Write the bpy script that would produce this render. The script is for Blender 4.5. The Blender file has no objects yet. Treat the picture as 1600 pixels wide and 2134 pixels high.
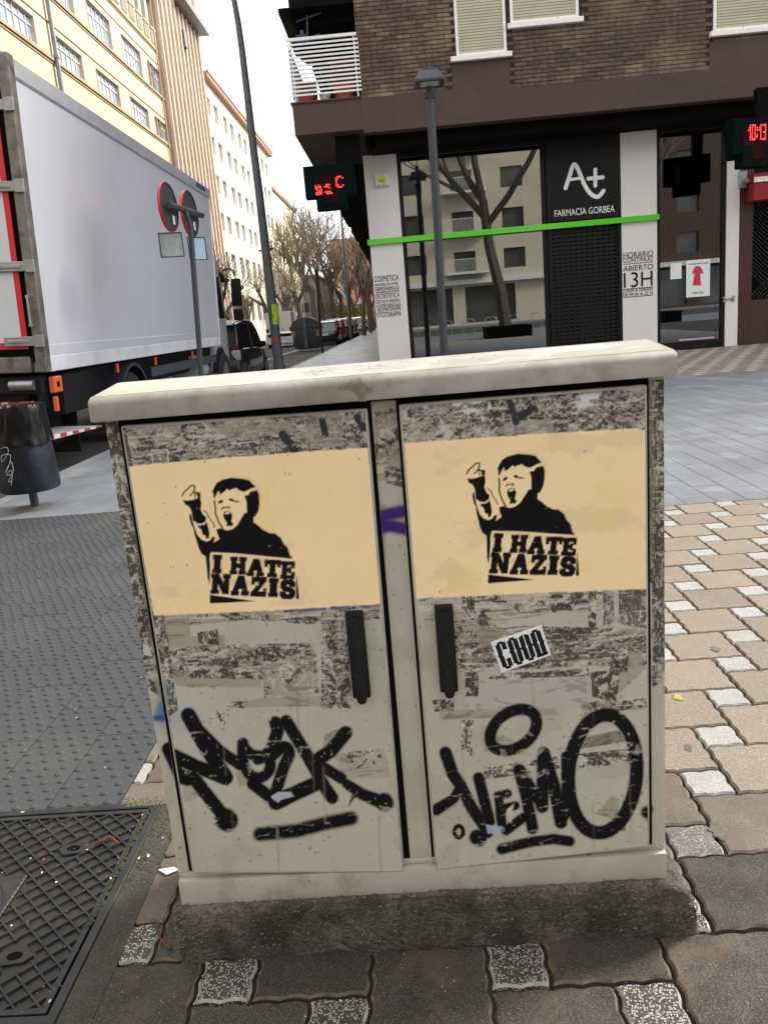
import bpy, bmesh, math, random
import numpy as np
from mathutils import Vector
random.seed(7); NR = np.random.RandomState(5)
PI = math.pi
sc = bpy.context.scene
COL = sc.collection
# ---------------------------------------------------------------- camera, sky, sun, exposure
CAM = np.array([0.0447, -1.4000, 1.2317]); YAW, PITCH, ROLL, FPX = 0.03972, -0.23319, -0.08488, 1694.86
_cy, _sy, _cp, _sp, _cr, _sr = math.cos(YAW), math.sin(YAW), math.cos(PITCH), math.sin(PITCH), math.cos(ROLL), math.sin(ROLL)
_r = np.array([_cy, _sy, 0.]); _f0 = np.array([-_sy, _cy, 0.]); _z = np.array([0, 0, 1.])
FW = _f0*_cp + _z*_sp; _u = _z*_cp - _f0*_sp
RT = _r*_cr + _u*_sr; UP = _u*_cr - _r*_sr
cd = bpy.data.cameras.new('camera'); cam = bpy.data.objects.new('camera', cd); COL.objects.link(cam)
from mathutils import Matrix
m = Matrix(((RT[0], UP[0], -FW[0], CAM[0]), (RT[1], UP[1], -FW[1], CAM[1]), (RT[2], UP[2], -FW[2], CAM[2]), (0, 0, 0, 1)))
cam.matrix_world = m
cd.sensor_fit = 'VERTICAL'; cd.sensor_height = 36; cd.lens = 36*FPX/2134; cd.clip_start = .05; cd.clip_end = 2000
sc.camera = cam
SUN = Vector((0.80, 0.38, 0.62)).normalized()
w = bpy.data.worlds.new('World'); sc.world = w; w.use_nodes = True
nt = w.node_tree; nt.nodes.clear()
sky = nt.nodes.new('ShaderNodeTexSky'); sky.sky_type = 'NISHITA'; sky.sun_disc = False
sky.sun_elevation = math.asin(SUN.z); sky.sun_rotation = math.atan2(SUN.x, SUN.y)
sky.air_density = 1; sky.dust_density = 6; sky.ozone_density = 1
hs = nt.nodes.new('ShaderNodeHueSaturation'); hs.inputs['Saturation'].default_value = .12
mixw = nt.nodes.new('ShaderNodeMix'); mixw.data_type = 'RGBA'; mixw.inputs[0].default_value = .8
mixw.inputs[7].default_value = (10.0, 10.25, 10.8, 1)      # the even white of the cloud deck
bg = nt.nodes.new('ShaderNodeBackground'); bg.inputs['Strength'].default_value = .12
wo = nt.nodes.new('ShaderNodeOutputWorld')
nt.links.new(sky.outputs[0], hs.inputs['Color']); nt.links.new(hs.outputs[0], mixw.inputs[6])
nt.links.new(mixw.outputs[2], bg.inputs['Color']); nt.links.new(bg.outputs[0], wo.inputs['Surface'])
sd = bpy.data.lights.new('sun', 'SUN'); sd.energy = 3.0; sd.angle = math.radians(12); sd.color = (1, .94, .85)
so = bpy.data.objects.new('sun', sd); COL.objects.link(so); so.rotation_euler = SUN.to_track_quat('Z', 'Y').to_euler()
sc.view_settings.view_transform = 'Standard'; sc.view_settings.look = 'None'
sc.view_settings.exposure = 0.85; sc.view_settings.gamma = 1; sc.view_settings.use_curve_mapping = False
sc.render.engine = 'CYCLES'
sc.render.resolution_x = 767; sc.render.resolution_y = 1024

# ---------------------------------------------------------------- helpers
def at(px, py, ax, v):
    """point of the place seen at a photograph pixel on the plane (axis ax = v)"""
    d = FW + RT*(px-800)/FPX - UP*(py-1067)/FPX
    return CAM + d*((v-CAM[ax])/d[ax])
def pix(x, y, z):
    dx, dy, dz = x-CAM[0], y-CAM[1], z-CAM[2]
    d = dx*FW[0]+dy*FW[1]+dz*FW[2]
    return 800+FPX*(dx*RT[0]+dy*RT[1]+dz*RT[2])/d, 1067-FPX*(dx*UP[0]+dy*UP[1]+dz*UP[2])/d
def seen(x, y, z=0, m=30):
    if (np.array([x, y, z])-CAM) @ FW < .2: return False
    a, b = pix(x, y, z)
    if not (-m < a < 1600+m and -m < b < 2134+m): return False
    return not (390 < a < 1370 and 810 < b < 1880 and y > .3)
def dist(x, y, z=0): return math.sqrt((x-CAM[0])**2+(y-CAM[1])**2+(z-CAM[2])**2)
def lin(r, g=None, b=None):
    if g is None: g = b = r
    return tuple(((c/255)/12.92 if c/255 <= .04045 else ((c/255+.055)/1.055)**2.4) for c in (r, g, b))

class MB:
    def __init__(s): s.v = []; s.f = []; s.mi = []; s.cur = 0
    def add(s, vs, fs):
        n = len(s.v); s.v += [tuple(map(float, p)) for p in vs]; s.f += [tuple(n+i for i in f) for f in fs]; s.mi += [s.cur]*len(fs); return s
    def box(s, x0, x1, y0, y1, z0, z1):
        return s.add([(x0,y0,z0),(x1,y0,z0),(x1,y1,z0),(x0,y1,z0),(x0,y0,z1),(x1,y0,z1),(x1,y1,z1),(x0,y1,z1)],
                     [(0,3,2,1),(4,5,6,7),(0,1,5,4),(1,2,6,5),(2,3,7,6),(3,0,4,7)])
    def quad(s, a, b, c, d): return s.add([a,b,c,d], [(0,1,2,3)])
    def cyl(s, p0, p1, r0, r1=None, n=10, caps=True):
        r1 = r0 if r1 is None else r1
        p0, p1 = Vector(p0), Vector(p1); d = (p1-p0)
        if d.length < 1e-7: return s
        d.normalize(); a = d.orthogonal().normalized(); b = d.cross(a)
        vs = []
        for p, r in ((p0, r0), (p1, r1)):
            for k in range(n):
                t = 2*PI*k/n; vs.append(tuple(p+(a*math.cos(t)+b*math.sin(t))*r))
        fs = [(k, (k+1) % n, n+(k+1) % n, n+k) for k in range(n)]
        if caps: fs += [tuple(range(n-1, -1, -1)), tuple(range(n, 2*n))]
        return s.add(vs, fs)
    def tube(s, pts, r, n=8):
        pts = [Vector(p) for p in pts]; rr = r if isinstance(r, (list, tuple)) else [r]*len(pts)
        vs = []; fs = []; a = None
        for i, p in enumerate(pts):
            d = (pts[min(i+1, len(pts)-1)]-pts[max(i-1, 0)]).normalized()
            a = d.orthogonal().normalized() if a is None else (a-d*a.dot(d)).normalized()
            b = d.cross(a)
            for k in range(n):
                t = 2*PI*k/n; vs.append(tuple(p+(a*math.cos(t)+b*math.sin(t))*rr[i]))
        for i in range(len(pts)-1):
            for k in range(n): fs.append((i*n+k, i*n+(k+1) % n, (i+1)*n+(k+1) % n, (i+1)*n+k))
        fs += [tuple(range(n-1, -1, -1)), tuple(range((len(pts)-1)*n, len(pts)*n))]
        return s.add(vs, fs)
    def lathe(s, prof, c=(0,0,0), n=20, axis='z', caps=True):
        vs = []; fs = []
        for r, h in prof:
            for k in range(n):
                t = 2*PI*k/n; a, b = r*math.cos(t), r*math.sin(t)
                vs.append((c[0]+a, c[1]+b, c[2]+h) if axis == 'z' else (c[0]+h, c[1]+a, c[2]+b) if axis == 'x' else (c[0]+b, c[1]+h, c[2]+a))
        m_ = len(prof)
        for i in range(m_-1):
            for k in range(n): fs.append((i*n+k, i*n+(k+1) % n, (i+1)*n+(k+1) % n, (i+1)*n+k))
        if caps: fs += [tuple(range(n-1, -1, -1)), tuple(range((m_-1)*n, m_*n))]
        return s.add(vs, fs)
    def prism(s, poly, ax, d0, d1):
        """poly in the two other axes, extruded along ax from d0 to d1"""
        def P(p, d): return (d, p[0], p[1]) if ax == 0 else (p[0], d, p[1]) if ax == 1 else (p[0], p[1], d)
        n = len(poly)
        return s.add([P(p, d0) for p in poly]+[P(p, d1) for p in poly],
                     [tuple(range(n)), tuple(range(2*n-1, n-1, -1))]+[(k, n+k, n+(k+1) % n, (k+1) % n) for k in range(n)])
    def ribbon(s, pts, wd, P, th=.002):
        """flat stroke through 2-D points, P maps (u, v, depth) to 3-D"""
        pts = [Vector((p[0], p[1])) for p in pts]; L = []; R_ = []
        for i, p in enumerate(pts):
            d = (pts[min(i+1, len(pts)-1)]-pts[max(i-1, 0)]).normalized(); n = Vector((-d.y, d.x))*wd/2
            L.append(p+n); R_.append(p-n)
        e0 = [pts[0]+Vector((math.cos(t), math.sin(t)))*wd/2 for t in [k*PI/4 for k in range(8)]]
        e1 = [pts[-1]+Vector((math.cos(t), math.sin(t)))*wd/2 for t in [k*PI/4 for k in range(8)]]
        n = len(pts)
        s.add([P(p.x, p.y, th) for p in L+R_], [(i, i+1, n+i+1, n+i) for i in range(n-1)])
        s.add([P(p.x, p.y, th*1.02) for p in e0], [tuple(range(8))]); s.add([P(p.x, p.y, th*1.04) for p in e1], [tuple(range(8))])
        return s

def mesh_from(name, mb, mats, bevel=0, smooth=False, off=(0,0,0), seg=1):
    me = bpy.data.meshes.new(name)
    vs = [(x-off[0], y-off[1], z-off[2]) for x, y, z in mb.v]
    me.from_pydata(vs, [], mb.f)
    for mt in (mats if isinstance(mats, (list, tuple)) else [mats]): me.materials.append(mt)
    if any(mb.mi): me.polygons.foreach_set('material_index', mb.mi)
    bm = bmesh.new(); bm.from_mesh(me)
    bmesh.ops.recalc_face_normals(bm, faces=bm.faces) if bevel or smooth else None
    if bevel:
        es = [e for e in bm.edges if len(e.link_faces) == 2 and e.calc_face_angle(0) > .5]
        bmesh.ops.bevel(bm, geom=es, offset=bevel, segments=seg, affect='EDGES', profile=.6, clamp_overlap=True)
    if smooth:
        for f in bm.faces: f.smooth = True
        for e in bm.edges:
            if len(e.link_faces) == 2 and e.calc_face_angle(0) > (smooth if isinstance(smooth, float) else .7): e.smooth = False
    bm.to_mesh(me); bm.free(); me.update()
    return me
def tag(o, label=None, cat=None, group=None, kind=None):
    if label: o['label'] = label
    if cat: o['category'] = cat
    if group: o['group'] = group
    if kind: o['kind'] = kind
    return o
def wloc(o):
    p = Vector((0,0,0))
    while o is not None: p = p+o.location; o = o.parent
    return p
def part(name, mb, mat, parent=None, bevel=0, smooth=False, world=True, label=None, kind=None, seg=1):
    """one mesh object; world=True: the shape is given in world coordinates"""
    off = wloc(parent) if (parent is not None and world) else (0,0,0)
    o = bpy.data.objects.new(name, mesh_from(name, mb, mat, bevel, smooth, off, seg)); COL.objects.link(o)
    if parent is not None: o.parent = parent
    if label: o['label'] = label
    if kind: o['kind'] = kind
    return o
def thing(name, label, cat, loc=(0,0,0), rz=0, group=None):
    o = bpy.data.objects.new(name, None); COL.objects.link(o); o.location = loc; o.rotation_euler = (0,0,rz)
    o.empty_display_size = .2
    return tag(o, label, cat, group)
def struct(name, mb, mat, **k):
    return tag(part(name, mb, mat, **k), kind='structure')
def dup(o, loc=None, rz=None, label=None, scale=None):
    def cp(a, p):
        c = a.copy(); COL.objects.link(c); c.parent = p
        for ch in a.children: cp(ch, c)
        return c
    r = cp(o, None)
    if loc is not None: r.location = loc
    if rz is not None: r.rotation_euler = (0,0,rz)
    if scale is not None: r.scale = (scale,)*3 if not isinstance(scale, tuple) else scale
    if label: r['label'] = label
    return r
def single(name, me, parent=None, loc=(0,0,0), rz=0):
    o = bpy.data.objects.new(name, me); COL.objects.link(o); o.location = loc; o.rotation_euler = (0,0,rz)
    if parent is not None: o.parent = parent
    return o

# ---------------------------------------------------------------- materials
def mat(name, c, rough=.7, metal=0, var=.12, vs=3., fine=.0, fs=60., bump=.0, bs=40., rnd=0., dirt=None, ds=1.5, dth=.55, chips=None, cs=120., cth=.2, cg=.35, spec=.5,
        emit=None, es=1., stretch=None, coat=0, rvar=0, attr=None, attrr=False, stain=None, ss=.6, sth=.62, hue=0.):
    mt = bpy.data.materials.new(name); mt.use_nodes = True; n = mt.node_tree; N = n.nodes; Lk = n.links
    b = N['Principled BSDF']; b.inputs['Roughness'].default_value = rough; b.inputs['Metallic'].default_value = metal
    b.inputs['Specular IOR Level'].default_value = spec
    if coat: b.inputs['Coat Weight'].default_value = coat; b.inputs['Coat Roughness'].default_value = .05
    geo = N.new('ShaderNodeNewGeometry'); src = geo.outputs['Position']
    if stretch:
        mp = N.new('ShaderNodeMapping'); mp.inputs['Scale'].default_value = stretch; Lk.new(src, mp.inputs[0]); srcs = mp.outputs[0]
    else: srcs = src
    def noise(scale, det=4, s=None, r=.55):
        t = N.new('ShaderNodeTexNoise'); t.inputs['Scale'].default_value = scale; t.inputs['Detail'].default_value = det; t.inputs['Roughness'].default_value = r
        Lk.new(s or src, t.inputs['Vector']); return t.outputs[0]
    def rng(v, a0, a1, b0, b1):
        t = N.new('ShaderNodeMapRange'); t.inputs[1].default_value = a0; t.inputs[2].default_value = a1; t.inputs[3].default_value = b0; t.inputs[4].default_value = b1
        Lk.new(v, t.inputs[0]); return t.outputs[0]
    def mx(f, a, bb, mode='MIX'):
        t = N.new('ShaderNodeMix'); t.data_type = 'RGBA'; t.blend_type = mode
        if hasattr(f, 'links') or hasattr(f, 'is_linked'): Lk.new(f, t.inputs[0])
        else: t.inputs[0].default_value = f
        for q, i in ((a, 6), (bb, 7)):
            if isinstance(q, tuple): t.inputs[i].default_value = (*q[:3], 1)
            else: Lk.new(q, t.inputs[i])
        return t.outputs[2]
    if attr:
        at_ = N.new('ShaderNodeAttribute'); at_.attribute_name = attr; col = at_.outputs['Color']
    else:
        col = mx(rng(noise(vs, 5, srcs), .3, .7, 0, 1), tuple(x*(1-var) for x in c), tuple(min(1, x*(1+var)) for x in c))
    if fine: col = mx(rng(noise(fs, 3, srcs), .35, .65, 0, 1), mx(1., col, (1-fine,)*3, 'MULTIPLY'), col)
    if chips:
        vo = N.new('ShaderNodeTexVoronoi'); vo.inputs['Scale'].default_value = cs; Lk.new(src, vo.inputs['Vector'])
        f = rng(vo.outputs['Distance'], cth-.06, cth+.06, 1, 0)
        sep = N.new('ShaderNodeSeparateColor'); Lk.new(vo.outputs['Color'], sep.inputs[0])
        g = rng(sep.outputs[0], cg, cg+.1, 0, 1); mm = N.new('ShaderNodeMath'); mm.operation = 'MULTIPLY'; Lk.new(f, mm.inputs[0]); Lk.new(g, mm.inputs[1])
        col = mx(mm.outputs[0], col, chips)
    if dirt: col = mx(rng(noise(ds, 8, None, .65), dth-.08, dth+.1, 0, 1), col, dirt)
    if stain: col = mx(rng(noise(ss, 9, None, .6), sth-.015, sth+.03, 0, 1), col, stain)
    if rnd or hue:
        oi = N.new('ShaderNodeObjectInfo'); hsv = N.new('ShaderNodeHueSaturation')
        Lk.new(rng(oi.outputs['Random'], 0, 1, 1-rnd, 1+rnd), hsv.inputs['Value']); Lk.new(col, hsv.inputs['Color'])
        if hue:
            m2 = N.new('ShaderNodeMath'); m2.operation = 'MULTIPLY'; m2.inputs[1].default_value = 7.31; Lk.new(oi.outputs['Random'], m2.inputs[0])
            m3 = N.new('ShaderNodeMath'); m3.operation = 'FRACT'; Lk.new(m2.outputs[0], m3.inputs[0])
            Lk.new(rng(m3.outputs[0], 0, 1, .5-hue, .5+hue), hsv.inputs['Hue'])
        col = hsv.outputs[0]
    Lk.new(col, b.inputs['Base Color'])
    if attrr: Lk.new(at_.outputs['Alpha'], b.inputs['Roughness'])
    elif rvar: Lk.new(rng(noise(vs*1.7, 5), .35, .65, rough-rvar, rough+rvar), b.inputs['Roughness'])
    if bump:
        bp = N.new('ShaderNodeBump'); bp.inputs['Strength'].default_value = min(1, bump); bp.inputs['Distance'].default_value = .01*max(1, bump)
        Lk.new(noise(bs, 6, srcs), bp.inputs['Height']); Lk.new(bp.outputs[0], b.inputs['Normal'])
    if emit:
        b.inputs['Emission Color'].default_value = (*emit, 1); b.inputs['Emission Strength'].default_value = es
    return mt
def glassmat(name, tint=(.5,.55,.55), refl=.3, rough=.0):
    mt = bpy.data.materials.new(name); mt.use_nodes = True; n = mt.node_tree; N = n.nodes
    N.remove(N['Principled BSDF']); o = N['Material Output']
    g = N.new('ShaderNodeBsdfGlossy'); g.inputs['Roughness'].default_value = rough; g.inputs['Color'].default_value = (.9,.93,.95,1)
    t = N.new('ShaderNodeBsdfTransparent'); t.inputs['Color'].default_value = (*tint, 1)
    fr = N.new('ShaderNodeFresnel'); fr.inputs['IOR'].default_value = 1.5
    ad = N.new('ShaderNodeMath'); ad.operation = 'MULTIPLY_ADD'; ad.inputs[1].default_value = 1-refl; ad.inputs[2].default_value = refl; n.links.new(fr.outputs[0], ad.inputs[0])
    cl = N.new('ShaderNodeClamp'); n.links.new(ad.outputs[0], cl.inputs[0])
    mx = N.new('ShaderNodeMixShader'); n.links.new(cl.outputs[0], mx.inputs[0]); n.links.new(t.outputs[0], mx.inputs[1]); n.links.new(g.outputs[0], mx.inputs[2])
    n.links.new(mx.outputs[0], o.inputs[0]); return mt

MT = {}
MT['gel'] = mat('grey polyester gelcoat', (.385,.365,.295), .55, var=.14, vs=6, dirt=(.20,.18,.13), ds=7, dth=.60, stain=(.08,.07,.05), ss=30, sth=.70, bump=.12, bs=90)
MT['lid'] = mat('weathered cream polyester lid', (.35,.325,.275), .42, var=.1, vs=5, dirt=(.235,.20,.15), ds=7, dth=.52, stain=(.16,.14,.12), ss=14, sth=.66, bump=.1, bs=60)
MT['gasket_shade'] = mat('black rubber and shade', (.004,.004,.004), .8, spec=.1)
MT['handle'] = mat('black handle plastic', (.006,.006,.007), .5, spec=.3, var=.2, fine=.2, fs=200)
MT['canvas'] = mat('painted door skin', (0,0,0), attr='Col', attrr=True, bump=.08, bs=220, spec=.12)
MT['found'] = mat('rough mossy concrete', (.165,.145,.118), .95, var=.5, vs=14, fine=.55, fs=120, bump=1.6, bs=110, chips=(.20,.175,.14), cs=260, cth=.28, cg=.3, dirt=(.048,.041,.030), ds=9, dth=.52)
MT['bed'] = mat('joint sand', (.03,.026,.022), .95, var=.3, vs=20, bump=.5)
MT['tan'] = mat('tan paver', (.232,.188,.145), .85, var=.12, vs=3.5, fine=.28, fs=260, bump=.22, bs=180, rnd=.10, hue=.008, dirt=(.19,.155,.12), ds=3.5, dth=.60, chips=(.5,.42,.33), cs=230, cth=.25)
MT['tan_mid'] = mat('tan paver, half grimy', (.145,.115,.085), .82, var=.25, vs=7, fine=.35, fs=240, bump=.3, bs=180, rnd=.14, dirt=(.11,.085,.065), ds=5, dth=.53, chips=(.33,.28,.22), cs=240, cth=.22)  # middle step: some grime, some foreground shade put into the colour
MT['tan_damp_shade'] = mat('tan paver, damp and grimy', (.042,.037,.029), .8, var=.3, vs=9, fine=.35, fs=240, bump=.3, bs=180, rnd=.15, dirt=(.10,.066,.038), ds=6, dth=.6, chips=(.15,.13,.10), cs=330, cth=.30, cg=.2, rvar=.15)  # wet grime plus the foreground's darkening, both painted into the stone colour
MT['whitep'] = mat('white terrazzo paver', (.35,.35,.335), .8, var=.1, vs=6, fine=.3, fs=280, bump=.3, bs=180, rnd=.07, chips=(.55,.55,.53), cs=220, cth=.3)
MT['whitep_mid'] = mat('half grimy shaded terrazzo paver', (.17,.155,.13), .8, var=.3, vs=12, fine=.3, fs=240, bump=.3, bs=160, rnd=.1, chips=(.38,.36,.32), cs=220, cth=.35, cg=.15, dirt=(.09,.08,.065), ds=8, dth=.58)
MT['whitep_damp_shade'] = mat('grimy shaded terrazzo paver', (.055,.049,.040), .8, var=.3, vs=12, fine=.3, fs=200, bump=.3, bs=160, rnd=.15, chips=(.36,.34,.29), cs=210, cth=.42, cg=.12)  # pale stone with grime, toned down further to paint foreground shade
MT['rim_tan'] = mat('worn paver edge', (.16,.125,.09), .9, var=.35, vs=30)
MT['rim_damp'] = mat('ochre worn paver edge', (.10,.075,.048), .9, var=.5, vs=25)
MT['rim_white'] = mat('pale worn paver edge', (.27,.26,.24), .9, var=.3, vs=40)
MT['slab'] = mat('grey paving slab', (.158,.171,.190), .72, var=.14, vs=1.2, fine=.2, fs=160, bump=.12, bs=80, rnd=.10, dirt=(.25,.26,.27), ds=1.3, dth=.62, rvar=.15, hue=.004)
MT['tactile'] = mat('dark grey tactile slab', (.045,.048,.053), .62, var=.12, vs=2.5, fine=.25, fs=220, bump=.2, bs=150, rnd=.07, dirt=(.06,.065,.05), ds=2, dth=.62, rvar=.12)
MT['walk'] = mat('pale wet concrete footway', (.32,.32,.33), .35, var=.12, vs=.6, fine=.1, fs=60, bump=.05, bs=30, stain=(.2,.2,.21), ss=.8, sth=.66, rvar=.12)
MT['kerb'] = mat('grey granite kerb', (.23,.235,.24), .8, var=.15, vs=3, fine=.3, fs=150, bump=.2, bs=90, rnd=.08)
MT['asphalt'] = mat('asphalt', (.05,.051,.053), .85, var=.2, vs=1, fine=.35, fs=120, bump=.3, bs=120, rvar=.1)
MT['roadpaint'] = mat('white road paint', (.6,.6,.58), .7, var=.15, fine=.2)
MT['iron'] = mat('worn dark cast iron', (.017,.017,.020), .45, metal=.15, var=.4, vs=12, fine=.3, fs=160, bump=.3, bs=120, dirt=(.04,.032,.022), ds=9, dth=.6)
MT['mortar'] = mat('mossy cement strip', (.062,.056,.046), .92, var=.35, vs=10, fine=.45, fs=170, bump=.9, bs=120, dirt=(.045,.048,.022), ds=6, dth=.58, chips=(.17,.155,.13), cs=260, cth=.2)
MT['black'] = mat('black paint', (.015,.015,.016), .45, var=.2)
MT['blackmatt'] = mat('black matt', (.003,.003,.0035), .9, spec=.1)
MT['dkgrey'] = mat('dark grey painted steel', (.045,.05,.057), .5, var=.15, vs=6, fine=.15)
MT['postgrey'] = mat('grey painted steel', (.10,.112,.13), .5, var=.2, vs=5, fine=.2, stain=(.03,.03,.03), ss=6, sth=.65)
MT['steel'] = mat('galvanised steel', (.35,.36,.37), .4, metal=.8, var=.15, vs=8)
MT['truckw'] = mat('white truck panel', (.64,.65,.70), .3, var=.03, vs=1, fine=.04, fs=300, coat=.3, dirt=(.58,.58,.61), ds=.7, dth=.6)
MT['trucka'] = mat('truck aluminium', (.46,.47,.49), .45, metal=.2, var=.1, vs=6)
MT['truckf'] = mat('dirty steel door frame', (.20,.185,.16), .5, metal=.4, var=.2, vs=9, dirt=(.09,.08,.065), ds=6)
MT['red'] = mat('red reflective tape', (.60,.02,.025), .35, var=.1)
MT['whitet'] = mat('white reflective tape', (.75,.75,.75), .35)
MT['orange'] = mat('orange plastic', (.75,.12,.02), .35)
MT['tyre'] = mat('tyre rubber', (.02,.02,.021), .85, var=.2, bump=.3)
MT['rim'] = mat('wheel rim', (.3,.3,.31), .35, metal=.7)
MT['carglass'] = mat('car window glass', (.012,.014,.016), .05, spec=1.0)
MT['lampglass'] = mat('lamp glass', (.45,.47,.48), .2, spec=.8)
MT['chassis'] = mat('black chassis', (.008,.009,.011), .65, spec=.25, var=.3, vs=8)
MT['cream'] = mat('cream stucco', (.60,.53,.385), .85, var=.06, vs=.5, fine=.05, fs=12, dirt=(.56,.47,.32), ds=.35, dth=.6, bump=.05, bs=20)
MT['creamd'] = mat('ochre stucco trim', (.46,.34,.20), .85, var=.1, vs=1)
MT['tower'] = mat('pink ochre stucco ribs', (.62,.48,.36), .85, var=.07, vs=.6)
MT['towerd'] = mat('darker ochre groove', (.38,.26,.185), .9, var=.12, vs=.7)
MT['whiteb'] = mat('pale cream render', (.86,.81,.62), .85, var=.04, vs=.4)
MT['tilered'] = mat('red brown eave', (.42,.22,.14), .85, var=.15)
MT['pane'] = mat('window pane', (.32,.36,.41), .12, var=.2, vs=.8, spec=.8)
MT['paned'] = mat('dark window pane', (.09,.09,.08), .12, var=.4, vs=.5, spec=.8)
MT['frame'] = mat('white window frame', (.7,.7,.68), .5)
MT['zinc'] = mat('grey zinc downpipe', (.25,.25,.25), .5, metal=.3, var=.2)
MT['brick'] = mat('brown brick', (.12,.073,.05), .85, var=.25, vs=10, fine=.3, fs=60, bump=.4, bs=70, rnd=.30, hue=.012, dirt=(.20,.14,.085), ds=1.2, dth=.55)
MT['brickfar'] = mat('brown brick wall', (.10,.058,.036), .9, var=.3, vs=9, fine=.3, fs=30, stretch=(1,1,3.2))
MT['mortarj'] = mat('brick mortar', (.028,.02,.016), .95)
MT['beam'] = mat('brown render band', (.085,.048,.038), .85, var=.14, vs=1.5, fine=.15, fs=90, bump=.2, bs=60, dirt=(.06,.036,.03), ds=.9, dth=.56)
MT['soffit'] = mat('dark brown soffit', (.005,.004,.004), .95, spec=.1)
MT['pillar'] = mat('off white cladding', (.72,.69,.67), .5, var=.03, vs=2, dirt=(.68,.65,.62), ds=1, dth=.66)
MT['shopblk'] = mat('black shop panel', (.006,.0055,.0055), .5, spec=.25, var=.1)
MT['green'] = mat('bright green band', (.08,.62,.015), .18, var=.03, spec=.7, coat=.4)
MT['logo'] = mat('white lettering', (.8,.8,.8), .5, var=.02)
MT['ink'] = mat('black lettering', (.008,.008,.009), .6, spec=.2)
MT['sill'] = mat('flaking white sill', (.78,.77,.74), .6, var=.06, vs=9, stain=(.28,.25,.2), ss=9, sth=.66)
MT['blind'] = mat('cream roller shutter slat', (.44,.42,.30), .6, var=.06, vs=4, rnd=.04)
MT['balw'] = mat('white painted slat', (.74,.74,.74), .5, var=.06, vs=9)
MT['terra'] = mat('terracotta', (.5,.12,.04), .8, var=.2, vs=10)
MT['granite'] = mat('red brown granite', (.075,.028,.02), .35, var=.3, vs=30, fine=.5, fs=140)
MT['redaw'] = mat('red awning cloth', (.27,.01,.02), .7)
MT['led'] = mat('red led', (.6,.02,.02), .5, emit=(1,.03,.03), es=2.2)
MT['ledoff'] = mat('dark green led board', (.002,.007,.006), .8, spec=.05, var=.2)
MT['ledred'] = mat('dim red led board', (.02,.004,.004), .7, spec=.05, var=.2, vs=10)
MT['glass'] = glassmat('shop window glass', (.35,.4,.42), .21)
MT['paper'] = mat('white paper', (.72,.76,.78), .6, var=.04)
MT['redp'] = mat('red print', (.65,.03,.03), .5)
MT['yellow'] = mat('yellow sticker', (.75,.6,.04), .5)
MT['bark'] = mat('grey brown bark', (.10,.082,.065), .9, var=.3, vs=8, bump=.6, bs=30)
MT['twig'] = mat('pale brown twig', (.18,.135,.085), .9, var=.3, vs=2)
MT['leafy'] = mat('yellow green leaves', (.20,.22,.05), .8, var=.3)
MT['orangeb'] = mat('orange brick far building', (.62,.34,.23), .9, var=.08, vs=.3)
MT['binplastic'] = mat('worn black bin shell', (.008,.009,.012), .5, spec=.3, var=.25, vs=5, dirt=(.018,.035,.06), ds=5, dth=.60, stain=(.12,.14,.16), ss=24, sth=.70, bump=.2, bs=60)
MT['binbag'] = mat('black plastic bag', (.002,.002,.0025), .36, spec=.25)
MT['dump'] = mat('dark green grey container', (.040,.050,.052), .5, var=.15)
MT['twigl'] = mat('rusty dry twig', (.14,.035,.015), .8, var=.3)
MT['leafd'] = mat('dry leaf', (.38,.27,.12), .8, var=.3, rnd=.3)
MT['scrap'] = mat('white paper scrap', (.55,.54,.51), .7, var=.05, rnd=.12)
MT['earth'] = mat('far ground', (.16,.16,.155), .9)
def paint(name, c, rough=.25, metal=.2): return mat(name, c, rough, metal=metal, var=.03, coat=.6, spec=.6)
# ---------------------------------------------------------------- ground
XK = -3.5
mb = MB(); mb.box(-400, 400, -60, 900, -1.2, -.22); struct('ground', mb, MT['earth'])
mb = MB(); mb.quad((-60, -60, -.13), (XK, -60, -.13), (XK, 600, -.13), (-60, 600, -.13)); struct('road', mb, MT['asphalt'])
mb = MB(); mb.quad((-13.4, -60, -.0), (-11.4, -60, 0), (-11.4, 400, 0), (-13.4, 400, 0)); mb.box(-11.5, -11.38, -60, 400, -.2, .004); struct('far_pavement', mb, MT['walk'])
mb = MB()
for y in range(22, 120, 7): mb.quad((-5.9, y, -.126), (XK-.02, y, -.126), (XK-.02, y+.12, -.126), (-5.9, y+.12, -.126))
mb.quad((-6.0, 18, -.126), (-5.88, 18, -.126), (-5.88, 200, -.126), (-6.0, 200, -.126)); struct('road_marking', mb, MT['roadpaint'])
mb = MB(); mb.box(XK, 60, -60, 17.0, -.2, -.012); struct('pavement_bed', mb, MT['bed'])
mb = MB(); mb.box(XK+.13, -.345, 11.105, 400, -.2, .0); mb.box(-.35, 60, 17.0, 60, -.2, -.004); ST_WALK = struct('street_pavement', mb, MT['walk'])
# the square behind the photographer
mb = MB(); mb.box(XK, 60, -12, -1.2, -.02, -.001); struct('plaza', mb, MT['slab'])
mb = MB(); mb.box(XK-60, 80, -26, -12, -.02, .003); struct('avenue', mb, MT['asphalt'])
mb = MB(); mb.box(XK-60, 80, -31.5, -26, -.02, .12); struct('avenue_pavement', mb, MT['kerb'])
# kerb stones: separate long blocks
kerb = struct('kerb', (lambda b: b.box(XK+.002, XK+.128, -10, 300, -.2, -.016))(MB()), MT['bed'])
me = mesh_from('kerb_stone', (lambda b: b.box(-.065, .065, .004, .796, -.14, .0))(MB()), MT['kerb'], bevel=.008)
for i in range(120): single('kerb_stone', me, kerb, (XK+.065, 1.0+.8*i, 0))
mb = MB(); [mb.box(XK, XK+.13, y+.01, y+.99, -.13, 0) for y in range(97, 300)]; part('kerb_stone_row', mb, MT['kerb'], kerb, kind='stuff')

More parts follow.
